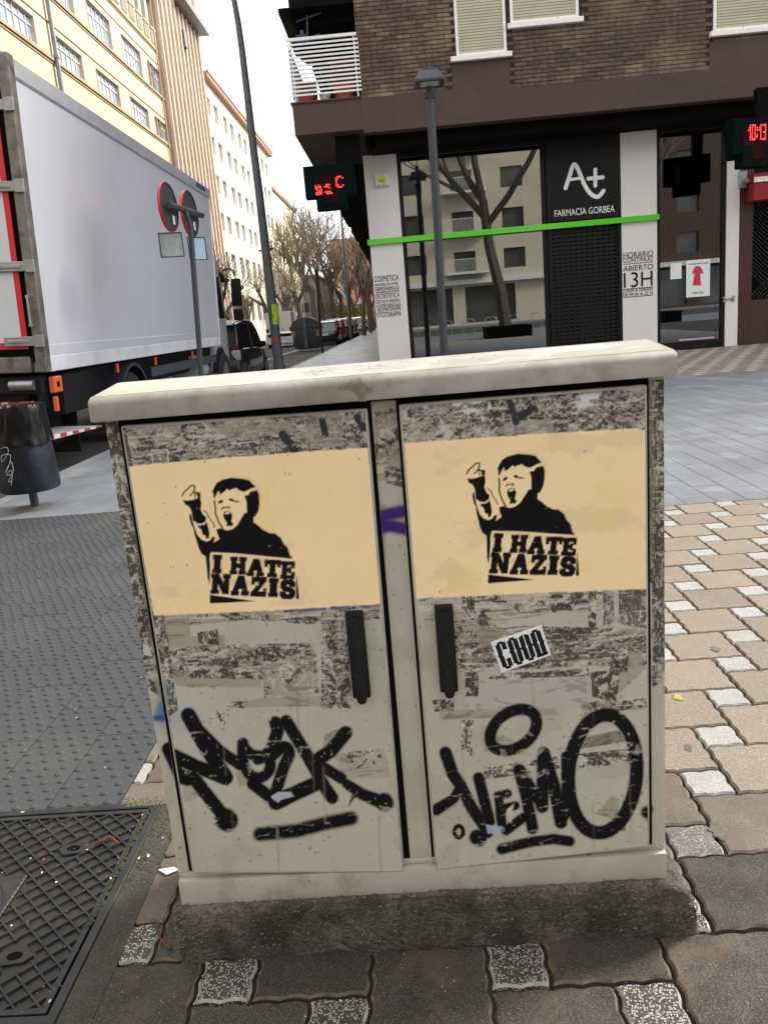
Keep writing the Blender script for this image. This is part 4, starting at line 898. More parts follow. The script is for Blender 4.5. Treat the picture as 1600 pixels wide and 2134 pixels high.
for x0, ch in ((.055, 'C'), (.285, 'O'), (.515, 'U'), (.745, 'N')):
    w_ = .20; L1 = [(x0, .16), (x0+.09, .10), (x0+.09, .44), (x0+.075, .5), (x0+.09, .56), (x0+.09, .93), (x0, .86), (x0, .56), (x0-.02, .5), (x0, .44)]; R1 = [(x0+w_-.09, .10), (x0+w_, .16), (x0+w_, .44), (x0+w_+.02, .5), (x0+w_, .56), (x0+w_, .86), (x0+w_-.09, .93), (x0+w_-.09, .56), (x0+w_-.075, .5), (x0+w_-.09, .44)]
    lp(L1)
    if ch == 'C': lp(R4(x0+w_-.085, x0+w_, .12, .36)); lp(R4(x0+w_-.085, x0+w_, .64, .9))
    else: lp(R1)
    if ch in 'CON': lp(R4(x0+.05, x0+w_-.05, .08, .15))
    if ch in 'COU': lp(R4(x0+.05, x0+w_-.05, .87, .95))
    if ch == 'N': lp(R4(x0-.01, x0+.10, .86, .94)); lp(R4(x0+w_-.10, x0+w_+.01, .86, .94))
part('sticker_lettering', b, MT['ink'], dr)
b = MB(); f_ = [onz(*q, -.0085) for q in ((298, 1342), (310, 1345), (318, 1368), (300, 1365))]; b.add(f_+[(x, y+.0008, z) for x, y, z in f_], [(3,2,1,0), (4,5,6,7), (0,1,5,4), (1,2,6,5), (2,3,7,6), (3,0,4,7)]); part('paper_flap', b, MT['scrap'], cab, label='small white paper flap on the left post')
# concrete base: rough block
nxx, nyy = 150, 60
bm = bmesh.new(); bmesh.ops.create_grid(bm, x_segments=nxx, y_segments=nyy, size=.5)
from mathutils import noise as mn
for v in bm.verts:
    u, t = v.co.x+.5, v.co.y+.5
    x = -.50+1.04*u; y = -.042+.35*t; ex = min((x+.50)/.020, (.54-x)/.045, (y+.042)/.010, (.308-y)/.03); ex = max(0, min(1, ex))
    top = .134-.025*max(0, (x-.46)/.08)
    fr = mn.fractal(Vector((x*9, y*9, 3)), 1, 2, 5)*.012; fr2 = mn.fractal(Vector((x*60, y*60, 8)), 1, 2, 3)*.003
    z = top*(math.sin(ex*PI/2)**.45)+fr*.25+fr2 if ex > 0 else -.01
    lo = max(0, 1-z/.13)
    v.co = (x+mn.noise(Vector((x*11, z*18, 1)))*.008*(1-ex), y+(mn.noise(Vector((x*14, z*20, 5)))*.012)*(1-ex)+(.026*lo if y < 0 else 0), z)
for f in bm.faces: f.smooth = True
bmesh.ops.subdivide_edges(bm, edges=[e for e in bm.edges if e.calc_length() > .02], cuts=6, use_grid_fill=True)
for v in bm.verts:
    if v.co.z > .002: v.co += Vector((0, -1, .2))*mn.fractal(v.co*34, 1, 2, 5)*.0060
me = bpy.data.meshes.new('concrete_base'); bm.to_mesh(me); bm.free(); me.materials.append(MT['found'])
fo = single('concrete_base', me); tag(fo, 'rough grimy concrete block that the cabinet stands on, mossy along its top edge', 'concrete base')
pv = [v.co.copy() for v in me.vertices if v.co.z > .012 and v.co.y < .02]
peb = MB()
for k in range(2600):
    c_ = pv[NR.randint(0, len(pv))]; s_ = abs(NR.normal(0, .0011))+.0007; c_ = c_+Vector((NR.normal(0, .003), -s_*.2, NR.normal(0, .002)))
    peb.add([(c_.x+s_, c_.y, c_.z), (c_.x, c_.y, c_.z+s_), (c_.x-s_, c_.y, c_.z), (c_.x, c_.y, c_.z-s_*.8), (c_.x, c_.y-s_*.9, c_.z+s_*.1)], [(0, 1, 4), (1, 2, 4), (2, 3, 4), (3, 0, 4)])
part('exposed_pebbles', peb, mat('exposed aggregate', (.15,.128,.10), .9, var=.7, vs=160), fo, kind='stuff')
scatter('moss', [(NR.uniform(-.47, .47), -.022-abs(NR.normal(0, .003)), .131) for _ in range(500)]+[(NR.normal(.02, .16), -.030-abs(NR.normal(0, .004)), .130) for _ in range(350)], moss, .0012, .0035, label='dark moss line under the cabinet plinth', cat='moss')
# ---------------------------------------------------------------- buildings
def wall_cells(b, u0, u1, z0, z1, openings, P, depth):
    """front skin of a wall with real openings and reveals; P(u, z, d)->3-D"""
    us = sorted({u0, u1, *[o[0] for o in openings], *[o[1] for o in openings]}); zs_ = sorted({z0, z1, *[o[2] for o in openings], *[o[3] for o in openings]})
    for i in range(len(us)-1):
        for j in range(len(zs_)-1):
            a, b_, c, d = us[i], us[i+1], zs_[j], zs_[j+1]; um, zm = (a+b_)/2, (c+d)/2
            if any(o[0] < um < o[1] and o[2] < zm < o[3] for o in openings): continue
            b.quad(P(a, c, 0), P(b_, c, 0), P(b_, d, 0), P(a, d, 0))
    for a, b_, c, d in openings:
        for (p, q, r, s) in (((a,c,0),(a,c,depth),(a,d,depth),(a,d,0)), ((b_,c,depth),(b_,c,0),(b_,d,0),(b_,d,depth)), ((a,d,0),(a,d,depth),(b_,d,depth),(b_,d,0)), ((a,c,depth),(a,c,0),(b_,c,0),(b_,c,depth))):
            b.quad(P(*p), P(*q), P(*r), P(*s))
# --- cream industrial building across the street (plane x = -13.5)
XL = -13.5
def PL(u, z, d): return (XL-d, u, z)
def bxL(b, u0, u1, z0, z1, d0, d1): return b.box(XL-d1, XL-d0, u0, u1, z0, z1)
fac = thing('factory_building', 'long cream stucco building with bands of wide windows rising behind the white truck', 'building', (XL, 40, 0))
rows = [(2.6, 3.9), (5.1, 6.3), (7.7, 8.8), (10.3, 11.35), (12.88, 13.92), (15.53, 16.95)]
wins = []
for zi, (z0, z1) in enumerate(rows):
    for k in range(-6, 4):
        wins.append((35.85+5*k, 39.15+5*k-.05, z0, z1))
    wins.append((50.35, 51.5, z0, z1))
ops = [w_ for w_ in wins]
arch = [(45.2+1.35*k, 46.1+1.35*k, 18.35, 20.9) for k in range(-8, 6)]
b = MB(); wall_cells(b, -5, 52.85, 0, 24, ops+arch, PL, .22); b.box(XL-12, XL-.5, -5, 52.85, 0, 24); part('wall', b, MT['cream'], fac)
b = MB()
for z in (2.35, 4.95, 7.5, 10.1, 12.66, 15.35, 18.0):
    bxL(b, -5, 52.9, z, z+.12, -.10, .01); bxL(b, -5, 52.9, z-.10, z-.04, -.04, .01)
part('string_course', b, MT['creamd'], fac)
b = MB()
for z in (14.18, 17.25, 11.6): bxL(b, -5, 52.86, z, z+.05, -.04, .01)
part('upper_moulding', b, MT['creamd'], fac)
for (a, c, z0, z1) in wins:
    b = MB(); b.box(XL-.20, XL-.16, a, c, z0, z1); wdw = part('window', b, MT['pane'], fac)
    b = MB(); n = 6 if c-a > 2 else 2
    for k in range(n+1): u = a+(c-a)*k/n; b.box(XL-.16, XL-.125, u-.02, u+.02, z0, z1)
    zt = z0+(z1-z0)*.66; b.box(XL-.16, XL-.12, a, c, zt-.025, zt+.025); b.box(XL-.16, XL-.12, a, c, z0, z0+.04); b.box(XL-.16, XL-.12, a, c, z1-.04, z1)
    part('frame', b, MT['frame'], wdw)
    b = MB(); b.box(XL-.02, XL+.012, a-.08, a-.002, z0-.2, z1+.25); part('jamb', b, MT['creamd'], wdw)
for (a, c, z0, z1) in arch:
    b = MB(); b.box(XL-.21, XL-.17, a, c, z0, z1); wdw = part('arched_window', b, MT['pane'], fac)
    b = MB(); m_ = (a+c)/2; r = (c-a)/2
    for s in (1, -1): b.add([(XL+.002, m_+s*r, z1-r), (XL+.002, m_+s*r, z1+.01)]+[(XL+.002, m_+s*r*math.sin(t), z1-r+r*math.cos(t)) for t in np.linspace(0, PI/2, 7)], [(0, 1, 2, 3, 4, 5, 6, 7, 8)])
    part('arch', b, MT['cream'], wdw)
    b = MB(); bxL(b, a-.03, c+.03, z0+.75, z0+.85, -.12, .0); [bxL(b, a+.05+k*.16, a+.11+k*.16, z0, z0+.75, -.08, -.02) for k in range(6)]; part('balustrade', b, MT['cream'], wdw)
b = MB(); b.tube([(XL+.16, 35.52, 24), (XL+.16, 35.52, 2)], .10, 8); [b.lathe([(.13, 0), (.13, .12)], (XL+.16, 35.52, z), 8) for z in (12.8, 15.5, 18.2, 10.2)]
part('downpipe', b, MT['zinc'], fac, label='dull zinc downpipe'); b = MB(); b.tube([(XL+.1, 52.5, 24), (XL+.1, 52.5, 2)], .06, 6); part('downpipe', b, MT['creamd'], fac)
# --- ribbed stair tower
tw = thing('ribbed_tower', 'ochre and pink stair tower of close vertical ribs between cream and pale buildings', 'tower', (-13, 58, 0))
b = MB(); b.box(-20, -13.35, 53.0, 64.0, 0, 34); part('wall', b, MT['towerd'], tw)  # wall between the ribs in a darker ochre
for k in range(20):
    y = 53.1+k*.55
    b = MB(); b.box(-13.36, -13.02 if k % 2 else -13.12, y, y+.27, 0, 34 if not (8 <= k <= 17) else 22.2); part('rib', b, MT['tower'], tw)
b = MB(); b.box(-13.3, -12.3, 57.2, 64.3, 22.3, 22.75); part('canopy', b, MT['zinc'], tw, label='projecting grey slab'); b = MB(); b.box(-13.3, -12.9, 58.5, 59.2, 20.0, 21.0); part('niche', b, MT['paned'], tw)
b = MB(); b.box(-16, -13.3, 64.02, 65.4, 0, 30); part('corner_pier', b, MT['tower'], tw)
# --- pale building with rows of square windows
wb = thing('pale_office_building', 'pale cream building with rows of small square windows and a red brown eave', 'building', (XL, 80, 0))
wn = []
zr = [17.4, 14.6, 11.75, 8.95, 5.6, 2.0]
for z in zr:
    for k in range(10):
        y = 65.75+6.35*(k//2)+2.8*(k % 2); wn.append((y, y+1.85, z, z+1.5+(.35 if z < 7 else 0)))
b = MB(); wall_cells(b, 65.45, 97, 0, 19.95, wn, PL, .28); b.box(XL-12, XL-.4, 65.5, 97, 0, 19.9); part('wall', b, MT['whiteb'], wb)
b = MB(); b.box(XL-1, XL+.45, 65.4, 97.3, 19.95, 20.35); part('eave', b, MT['tilered'], wb)
b = MB(); b.box(XL+.4, XL+.52, 65.4, 97.3, 20.3, 20.45); part('gutter', b, MT['zinc'], wb)
for (a, c, z0, z1) in wn:
    if z0 < 5: pm = MT['paned']
    else: pm = MT['pane']
    b = MB(); b.box(XL-.27, XL-.22, a, c, z0, z1); wdw = part('window', b, pm, wb)
    b = MB(); m_ = (a+c)/2; b.box(XL-.22, XL-.19, m_-.03, m_+.03, z0, z1); b.box(XL-.22, XL-.19, a, c, z1-.06, z1); b.box(XL-.02, XL+.06, a-.05, c+.05, z0-.08, z0); part('frame', b, MT['whiteb'], wdw)
# ground floor shop front of the pale building
b = MB(); b.box(XL, XL+.05, 66, 72, .0, 4.2); part('brown_doorway', b, mat('brown door', (.07,.02,.015), .6), wb)
# further blocks closing the street
def block(x0, x1, y0, y1, h, m_, lab, rowsz, wy, side, name='apartment_block', wm='paned', step=3.0):
    t = thing(name, lab, 'building', ((x0+x1)/2, (y0+y1)/2, 0)); b = MB(); b.box(x0, x1, y0, y1, 0, h); part('wall', b, m_, t)
    b = MB(); b.box(x0-.3, x1+.3, y0-.3, y1+.3, h, h+.35); part('roof_edge', b, MT['tilered'], t)
    for z in rowsz:
        y = y0+1.2
        while y < y1-1.6:
            xx = x1 if side > 0 else x0; b = MB(); b.box(xx-.04, xx+.04, y, y+wy, z, z+1.4); w1 = part('window', b, MT[wm], t); y += step
        x = x0+1.2
        while x < x1-1.6:
            b = MB(); b.box(x, x+wy, y0-.05, y0+.04, z, z+1.4); part('window', b, MT[wm], t); x += step
    return t
block(-26, XL-.5, 100, 122, 17, MT['whiteb'], 'pale plastered block just beyond the office building', [3, 6, 9, 12], 1.2, 1)
block(-22, -12.0, 124, 170, 8, mat('grey far building', (.36,.36,.37), .9), 'distant low grey block behind the street trees on the left', [3, 6, 9], 1.3, 1)
block(-13, -4.6, 175, 200, 17.5, MT['orangeb'], 'distant orange brick block closing the street above the trees', [3, 6, 9, 12], 1.5, 1, wm='pane')
block(-3.9, 14, 130, 168, 21, MT['orangeb'], 'orange brick apartment block far down the right side behind bare trees', [3, 6, 9, 12, 15], 1.6, -1, wm='pane', step=3.6)
block(-2.4, 14, 96, 126, 15, mat('ochre far building', (.48,.33,.24), .9), 'ochre block on the right beyond the corner building', [3, 6, 9, 12], 1.5, -1, step=3.4)
block(-60, -28, 150, 190, 18, MT['cream'], 'cream block far behind the left row of buildings', [4, 8, 12], 1.5, 1)

# ---------------------------------------------------------------- corner building with the pharmacy
YS, YB_ = 17.12, 16.0
shop = thing('corner_building', 'brown brick corner building over a pharmacy with white piers and dark shop windows', 'building', (3, YS, 0))
# upper wall: render band, bricks, windows
XE = -.41
# band steps: below brick z 5.46 left part; under windows it rises
wA = (1.50, 2.47, 6.02, 9.2); wB = (2.56, 3.86, 6.50, 9.2); wC = (6.40, 7.75, 6.02, 9.2); wD = (11.2, 12.6, 6.02, 9.2)
bandtop = [(XE, 1.40, 5.45), (1.40, 2.52, 5.90), (2.52, 6.34, 5.37), (6.34, 8.2, 5.85), (8.2, 20, 5.37)]
b = MB()
for a, c, zt in bandtop: b.box(a, c, YB_, YB_+.3, 4.83, zt)
part('render_band', b, MT['beam'], shop)
b = MB(); b.box(XE, 20, YB_, YB_+.5, 4.82, 4.831); part('band_edge', b, MT['beam'], shop)
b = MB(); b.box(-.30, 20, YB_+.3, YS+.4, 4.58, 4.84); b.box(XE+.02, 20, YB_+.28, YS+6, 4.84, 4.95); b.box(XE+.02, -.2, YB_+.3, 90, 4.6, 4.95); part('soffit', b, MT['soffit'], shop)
b = MB(); b.box(XE+.03, 20, YB_+.035, YB_+.3, 5.3, 18); b.box(XE+.03, 20, YB_+.3, 60, 9.5, 18); b.box(XE+.03, .2, YB_+.3, 60, 4.9, 9.5); part('upper_wall', b, MT['brickfar'], shop)
# bricks
BL, BH, J = .262, .067, .009
bt = [bpy.data.meshes.new('x')]
def brickmesh(l): return mesh_from('brick', (lambda q: q.box(J/2, l-J/2, 0, .05, J/2, BH+.0))(MB()), MT['brick'], bevel=.004)
bc = {}
rest_b = MB(); cand = []
def blocked(x, z):
    for a, c, z0, z1 in (wA, wB, wC, wD):
        if a-.06 < x < c+.06 and z0-.06 < z: return True
    for a, c, zt in bandtop:
        if a <= x < c and z < zt-.01: return True
    return False
r = 0; z = 5.37
while z < 8.2:
    x = XE+.0-(BL/2 if r % 2 else 0); 
    while x < 12:
        x0_ = max(x, XE+.002); x1_ = x+BL
        # cut at window / band steps
        for e in (1.40, 2.52, 6.34, 8.2, 1.44, 3.92, 7.81):
            pass
        if not blocked((x0_+x1_)/2, z+.03) and x1_-x0_ > .04:
            for a, c in ((1.40, 2.52), (6.34, 8.2)):
                if z < 5.9:
                    if x0_ < a < x1_: x1_ = a
                    if x0_ < c < x1_: x0_ = c
            cand.append((0 if seen((x0_+x1_)/2, YB_, z, 5) else 1, dist((x0_+x1_)/2, YB_, z), x0_, x1_, z))
        x += BL
    z += BH+J; r += 1
cand.sort(); c = 0
for v, d, x0_, x1_, z in cand:
    if v == 0 and c < 298 and x1_-x0_ > .05:
        c += 1; l = round(x1_-x0_, 3)
        if l not in bc: bc[l] = brickmesh(l)
        o = single('brick', bc[l], shop); o.location = (x0_-3, YB_+.001+NR.uniform(0, .004)-YS, z)
    else: rest_b.box(x0_+J/2, x1_-J/2, YB_+.002, YB_+.05, z+J/2, z+BH)
part('brick_field', rest_b, MT['brick'], shop, kind='stuff')
b = MB(); b.box(XE+.005, 20, YB_+.012, YB_+.036, 5.4, 9.2); part('mortar_bed', b, MT['mortarj'], shop)
def shutter(w_, sill, lab):
    a, c, z0, z1 = w_; b = MB(); b.box(a, c, YB_+.012, YB_+.09, z0, z1); f = part('window', b, MT['blind'], shop, label=lab)
    z = z0+.05; me = mesh_from('slat', (lambda q: q.box(a+.055, c-.055, YB_-.006, YB_+.013, .002, .046))(MB()), MT['blind'], bevel=.004)
    while z < 8.4:
        o = single('slat', me, f); o.location = (-3, -YS, z); z += .050
    b = MB()
    for (p, q) in ((a, a+.055), (c-.055, c)): b.box(p, q, YB_-.03, YB_+.012, z0, z1)
    b.box(a+.055, c-.055, YB_-.03, YB_+.012, z0, z0+.045); part('frame', b, MT['sill'], f, bevel=.003)
    b = MB(); b.box(sill[0], sill[1], YB_-.09, YB_+.012, z0-.095, z0-.005); part('sill', b, MT['sill'], f, bevel=.006)
shutter(wA, (1.38, 2.56), 'tall window with a closed cream shutter'); shutter(wB, (2.50, 3.94), 'higher window with a closed cream shutter'); shutter(wC, (6.33, 8.2), 'right window with a closed cream shutter'); shutter(wD, (11.1, 12.7), None)
# balcony on the street corner
b = MB(); b.box(-1.77, XE-.002, YB_-.002, YB_+3.5, 4.885, 5.46); part('balcony_parapet', b, MT['beam'], shop, bevel=.006)
b = MB(); b.box(-1.80, XE+.0, YB_-.03, YB_+3.5, 5.46, 5.49); part('parapet_cap', b, MT['beam'], shop)
b = MB(); 
for y in np.arange(22, 90, 6.5): b.box(-1.77, XE, y, y+4.6, 4.885, 5.5); b.box(-1.77, XE, y, y+4.6, 7.7, 8.3)
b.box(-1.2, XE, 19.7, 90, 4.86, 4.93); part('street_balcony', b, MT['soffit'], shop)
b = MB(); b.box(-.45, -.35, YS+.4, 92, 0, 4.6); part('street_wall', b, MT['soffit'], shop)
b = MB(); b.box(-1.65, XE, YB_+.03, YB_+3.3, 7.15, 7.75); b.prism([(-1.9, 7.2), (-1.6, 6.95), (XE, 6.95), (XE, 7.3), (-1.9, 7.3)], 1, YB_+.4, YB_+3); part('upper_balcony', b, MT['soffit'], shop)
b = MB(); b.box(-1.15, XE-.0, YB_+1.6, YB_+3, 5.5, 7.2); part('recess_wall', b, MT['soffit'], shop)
rail = thing('balcony_railing', 'white railing of thin horizontal slats round the corner balcony', 'railing', (-1.1, YB_, 5.5))
for k in range(13):
    z = 5.585+k*.075; b = MB(); b.box(-1.745+.003*math.sin(k*3), -.375, YB_-.028, YB_-.008, z, z+.034); part('slat', b, MT['balw'], rail)
b = MB(); b.box(-1.76, -.40, YB_-.035, YB_+.02, 6.565, 6.62); part('top_rail', b, MT['balw'], rail, bevel=.003)
for x in (-1.70, -.47): b = MB(); b.box(x, x+.03, YB_-.007, YB_+.015, 5.49, 6.565); part('post', b, MT['balw'], rail)
for k in range(13): z = 5.585+k*.075; b = MB(); b.box(-1.745, -1.73, YB_+.02, YB_+2.9, z, z+.034); part('side_slat', b, MT['balw'], rail)
for k, (x, s, m_, lab) in enumerate(((-1.5, .17, 'terra', 'orange plant pot at the left end of the balcony'), (-.72, .22, 'terra', 'wide terracotta trough at the right end of the balcony'), (-1.12, .12, 'sill', 'pale pot in the middle of the balcony'))):
    b = MB(); b.lathe([(s*.7, 0), (s, s*1.1), (s*1.05, s*1.3)], (x, YB_+.22, 5.49), 12); tag(part('plant_pot', b, MT[m_], None, smooth=True), lab, 'plant pot')
b = MB()
for k in range(60): 
    a = Vector((-1.1+NR.normal(0, .12), YB_+.25+NR.normal(0, .06), 5.95+NR.normal(0, .12))); b.add([a, a+Vector((.05, 0, .02)), a+Vector((.02, .02, .06))], [(0, 1, 2)])
tag(part('balcony_plant', b, mat('dusty leaves', (.12,.11,.06), .9), None, kind='stuff'), 'straggly dry plant behind the balcony slats', 'plant')
b = MB(); b.box(-.98, -.52, YB_+.6, YB_+.66, 5.5, 6.4); tag(part('red_panel', b, mat('dark red board', (.12,.02,.02), .7), None), 'dark red board standing on the balcony', 'board')
b = MB(); b.box(-1.64, -1.30, YB_+.62, YB_+.68, 5.5, 6.0); tag(part('red_panel', b, mat('dark red cloth', (.16,.02,.03), .8), None), 'small red board behind the left end of the slats', 'board')
dr_ = thing('drying_rack', 'small folded rack and violet clothes pegs sticking up over the balcony railing', 'rack', (-1.45, YB_+.3, 6.6))
pm = mat('violet plastic', (.05,.03,.16), .5)
b = MB(); b.box(-1.58, -1.36, YB_+.28, YB_+.32, 6.64, 6.76); b.box(-1.5, -1.43, YB_+.27, YB_+.31, 6.74, 6.84); part('pegs', b, pm, dr_)
b = MB(); b.tube([(-1.38, YB_+.3, 6.6), (-1.33, YB_+.3, 7.1)], .02, 6); b.tube([(-1.55, YB_+.3, 7.0), (-1.05, YB_+.3, 7.12)], .018, 6); b.tube([(-1.35, YB_+.3, 6.68), (-1.1, YB_+.3, 6.74)], .03, 6); part('pole', b, MT['dkgrey'], dr_)
# ground floor
ZT = 4.60
def slabbox(nm, x0, x1, z0, z1, m_, y0=YS-.02, y1=YS+.25, bev=.004, **k): b = MB(); b.box(x0, x1, y0, y1, z0, z1); return part(nm, b, MT[m_], shop, bevel=bev, **k)
p1 = slabbox('pier', -.50, .205, 0, ZT, 'pillar', label='left white pier with service lettering')
p2 = slabbox('pier', 4.905, 5.66, 0, ZT, 'pillar', label='right white pier with opening hours')
p3 = slabbox('pier', 7.13, 7.40, 0, ZT, 'pillar', label='narrow white pier beside the granite wall')
b = MB(); b.box(-.50, -.48, YS+.25, YS+.6, 0, ZT); part('pier_return', b, MT['pillar'], shop)
# interior void + floor
b = MB(); b.box(.2, 7.2, YS+2.2, YS+2.3, 0, ZT); b.box(.2, 7.2, YS+.3, YS+2.2, -.02, .01); b.box(.2, 7.2, YS+.3, YS+2.2, ZT-.02, ZT+.1); b.box(.18, .2, YS+.25, YS+2.3, 0, ZT); b.box(7.13, 7.2, YS+.25, YS+2.3, 0, ZT); part('shop_interior', b, MT['blackmatt'], shop)
def window(x0, x1, z0, z1, fr=.07, lab=None):
    b = MB(); b.box(x0+fr, x1-fr, YS+.08, YS+.09, z0+fr, z1-fr); wd_ = part('shop_window', b, MT['glass'], shop, label=lab)
    b = MB(); b.box(x0, x0+fr, YS+.03, YS+.12, z0, z1); b.box(x1-fr, x1, YS+.03, YS+.12, z0, z1); b.box(x0+fr, x1-fr, YS+.03, YS+.12, z0, z0+fr*2.2); b.box(x0+fr, x1-fr, YS+.03, YS+.12, z1-fr, z1); part('frame', b, MT['shopblk'], wd_); return wd_
window(.205, 3.33, 0, ZT, .09, 'large left shop window reflecting the buildings opposite'); window(5.66, 7.13, 0, ZT, .08, 'right shop window with two notices')
# black sign board and roller grille
sb = thing('pharmacy_sign', 'black sign board with a white A plus mark and the words FARMACIA GORBEA', 'sign', (4.12, YS, 3))
b = MB(); b.box(3.335, 4.90, YS-.015, YS+.2, 2.93, ZT); part('board', b, MT['shopblk'], sb, bevel=.004)
def PF(u, z, d): return (u, YS-.016-d, z)
def pxz(px, py): q = at(px, py, 1, YS-.02); return (q[0], q[2])
def r3(pts): return [pxz(950+x/2.371, y/2.371) for x, y in pts]
b = MB(); b.ribbon(curve(r3([(540,930),(560,870),(577,818),(592,818),(612,860),(635,915),(665,958),(700,972),(728,942)]), 5), .085, PF, .004); b.ribbon(r3([(562,888),(612,880)]), .06, PF, .0055); b.ribbon(r3([(652,883),(724,876)]), .08, PF, .005); b.ribbon(r3([(687,838),(687,918)]), .08, PF, .006)
part('mark', b, MT['logo'], sb)
def text(s, x0, x1, zb, h, y, m_, parent, nm='lettering', label=None):
    cu = bpy.data.curves.new('t', 'FONT'); cu.body = s; cu.size = 1; cu.extrude = .004; o = bpy.data.objects.new('t', cu); COL.objects.link(o)
    dg = bpy.context.evaluated_depsgraph_get(); me = bpy.data.meshes.new_from_object(o.evaluated_get(dg)); bpy.data.objects.remove(o); bpy.data.curves.remove(cu)
    n = len(me.vertices); co = np.empty(n*3, np.float32); me.vertices.foreach_get('co', co); co = co.reshape(-1, 3)
    w_ = co[:, 0].max()-co[:, 0].min(); cap = .70
    X = x0+(co[:, 0]-co[:, 0].min())/w_*(x1-x0); Z = zb+co[:, 1]/cap*h; Y = y-co[:, 2]*.5
    pl = wloc(parent); out = np.stack([X-pl.x, Y-pl.y, Z-pl.z], -1); me.vertices.foreach_set('co', out.astype(np.float32).ravel()); me.update(); me.materials.clear(); me.materials.append(m_)
    o = single(nm, me, parent); 
    if label: o['label'] = label
    return o
a0, a1 = pxz(1155, 450), pxz(1280, 440); text('FARMACIA GORBEA', a0[0], a1[0], a0[1]-.02, .135, YS-.02, MT['logo'], sb)
y = YS-.024
L1 = [('COSMETICA', 781, 831, 588, 12.5), ('ANALISIS DE LA PIEL', 782, 831, 597, 6), ('DERMOFARMACIA', 783, 832, 607, 8.5), ('ASESORAMIENTO EN PRODUCTOS', 784, 832, 612, 4), ('DE DIETETICA', 784, 833, 623, 10), ('DIETAS A MEDIDA', 785, 834, 633, 7.5), ('ACEITES ESENCIALES', 786, 835, 641, 6.5), ('AROMATERAPIA', 787, 836, 650, 9), ('FITOTERAPIA', 787, 837, 662, 11)]
for s, a, c, yb, hh in L1:
    q0, q1 = pxz(a, yb), pxz(c, yb-3); text(s, q0[0]-.01, q1[0], q0[1], hh/92.5*.9, y, MT['ink'], p1)
L2 = [('HORARIO', 1298, 1360, 539, 12), ('CONTINUO', 1298, 1360, 548, 9.5), ('ABIERTO', 1298, 1360, 566, 11), ('13H', 1299, 1359, 600, 31), ('LUNES A VIERNES', 1298, 1359, 610, 6), ('DE 09 00 A 22 H', 1297, 1359, 618, 6)]
for s, a, c, yb, hh in L2:
    q0, q1 = pxz(a, yb), pxz(c, yb-3); text(s, q0[0], q1[0], q0[1], hh/92.5*.95, y, MT['ink'], p2)
b = MB()
for yy in (551, 603, 620): q0, q1 = pxz(1298, yy), pxz(1360, yy-4); b = MB(); b.box(q0[0], q1[0], y-.004, y, q0[1]-.006, q0[1]+.006); part('rule', b, MT['ink'], p2)
b = MB(); b.box(-.55, 5.69, YS-.10, YS-.02, 2.785, 2.90); part('green_band', b, MT['green'], shop, bevel=.004, label='bright green band crossing piers and windows')
# roller grille of slotted slats
gr = thing('roller_grille', 'black perforated roller grille pulled down over the pharmacy entrance', 'shutter', (4.12, YS, 0))
b = MB(); b.box(3.335, 3.41, YS-.01, YS+.1, 0, 2.93); b.box(4.83, 4.90, YS-.01, YS+.1, 0, 2.93); part('guide', b, MT['shopblk'], gr)
b = MB()
for i in range(13): x = 3.41+i*(1.42/12); b.box(x-.03, x+.03, YS+.03, YS+.05, 0, 2.93)
part('link', b, MT['shopblk'], gr)
z = .02; me = mesh_from('slat', (lambda q: q.box(-.71, .71, .02, .06, 0, .058))(MB()), MT['shopblk'])
while z < 2.9: o = single('slat', me, gr); o.location = (0, 0, z); z += .086
b = MB(); b.box(3.35, 4.88, YS+1.2, YS+1.25, 0, 2.9); part('inner_door', b, mat('dim interior', (.16,.15,.14), .3, var=.9, vs=2.5), gr)
b = MB(); b.box(4.0, 4.45, YS+.10, YS+.11, .35, 1.15); part('notice', b, mat('teal notice', (.10,.42,.40), .5, var=.4, vs=12), gr)
# things on the front
ab = thing('alarm_box', 'small white alarm box with a yellow house badge on the left pier', 'alarm', (-.13, YS-.02, 4.1))
q0, q1 = pxz(783, 391), pxz(810, 360); b = MB(); b.box(q0[0], q1[0], YS-.10, YS-.021, q0[1], q1[1]); part('case', b, MT['pillar'], ab, bevel=.02, seg=2)
q0 = pxz(797, 377); b = MB(); b.prism([(q0[0]-.08, q0[1]-.06), (q0[0]+.08, q0[1]-.06), (q0[0]+.08, q0[1]+.06), (q0[0], q0[1]+.13), (q0[0]-.08, q0[1]+.06)], 1, YS-.108, YS-.099); part('badge', b, MT['yellow'], ab); text('ac', q0[0]-.05, q0[0]+.05, q0[1]-.03, .06, YS-.109, MT['ink'], ab); text('900 67 87 98', q0[0]-.11, q0[0]+.11, q0[1]-.115, .03, YS-.101, MT['ink'], ab)
po = thing('dress_poster', 'white poster with a red dress taped inside the right shop window', 'poster', (6.35, YS, 1.7))
q = [pxz(1432, 543), pxz(1482, 541), pxz(1480, 616), pxz(1431, 619)]; b = MB(); b.box(q[0][0], q[1][0], YS+.068, YS+.074, q[2][1], q[0][1]); part('sheet', b, MT['paper'], po)
D = [(300,1355),(325,1355),(350,1370),(368,1418),(345,1420),(338,1440),(348,1525),(275,1525),(285,1440),(292,1418),(270,1425),(280,1380)]
b = MB(); b.prism([pxz(1380+x/4.186, 230+y/4.186) for x, y in D], 1, YS+.062, YS+.0675); part('dress', b, MT['redp'], po)
text('Te gustaria donar sangre', q[0][0]+.04, q[1][0]-.04, q[0][1]-.09, .035, YS+.066, MT['ink'], po); text('Pide Cita', q[0][0]+.14, q[1][0]-.14, q[2][1]+.06, .05, YS+.066, MT['ink'], po)
q = [pxz(1399, 549), pxz(1422, 580)]; b = MB(); b.box(q[0][0], q[1][0], YS+.068, YS+.074, q[1][1], q[0][1]); tag(part('notice', b, MT['paper'], None), 'small plain white notice left of the dress poster', 'notice')
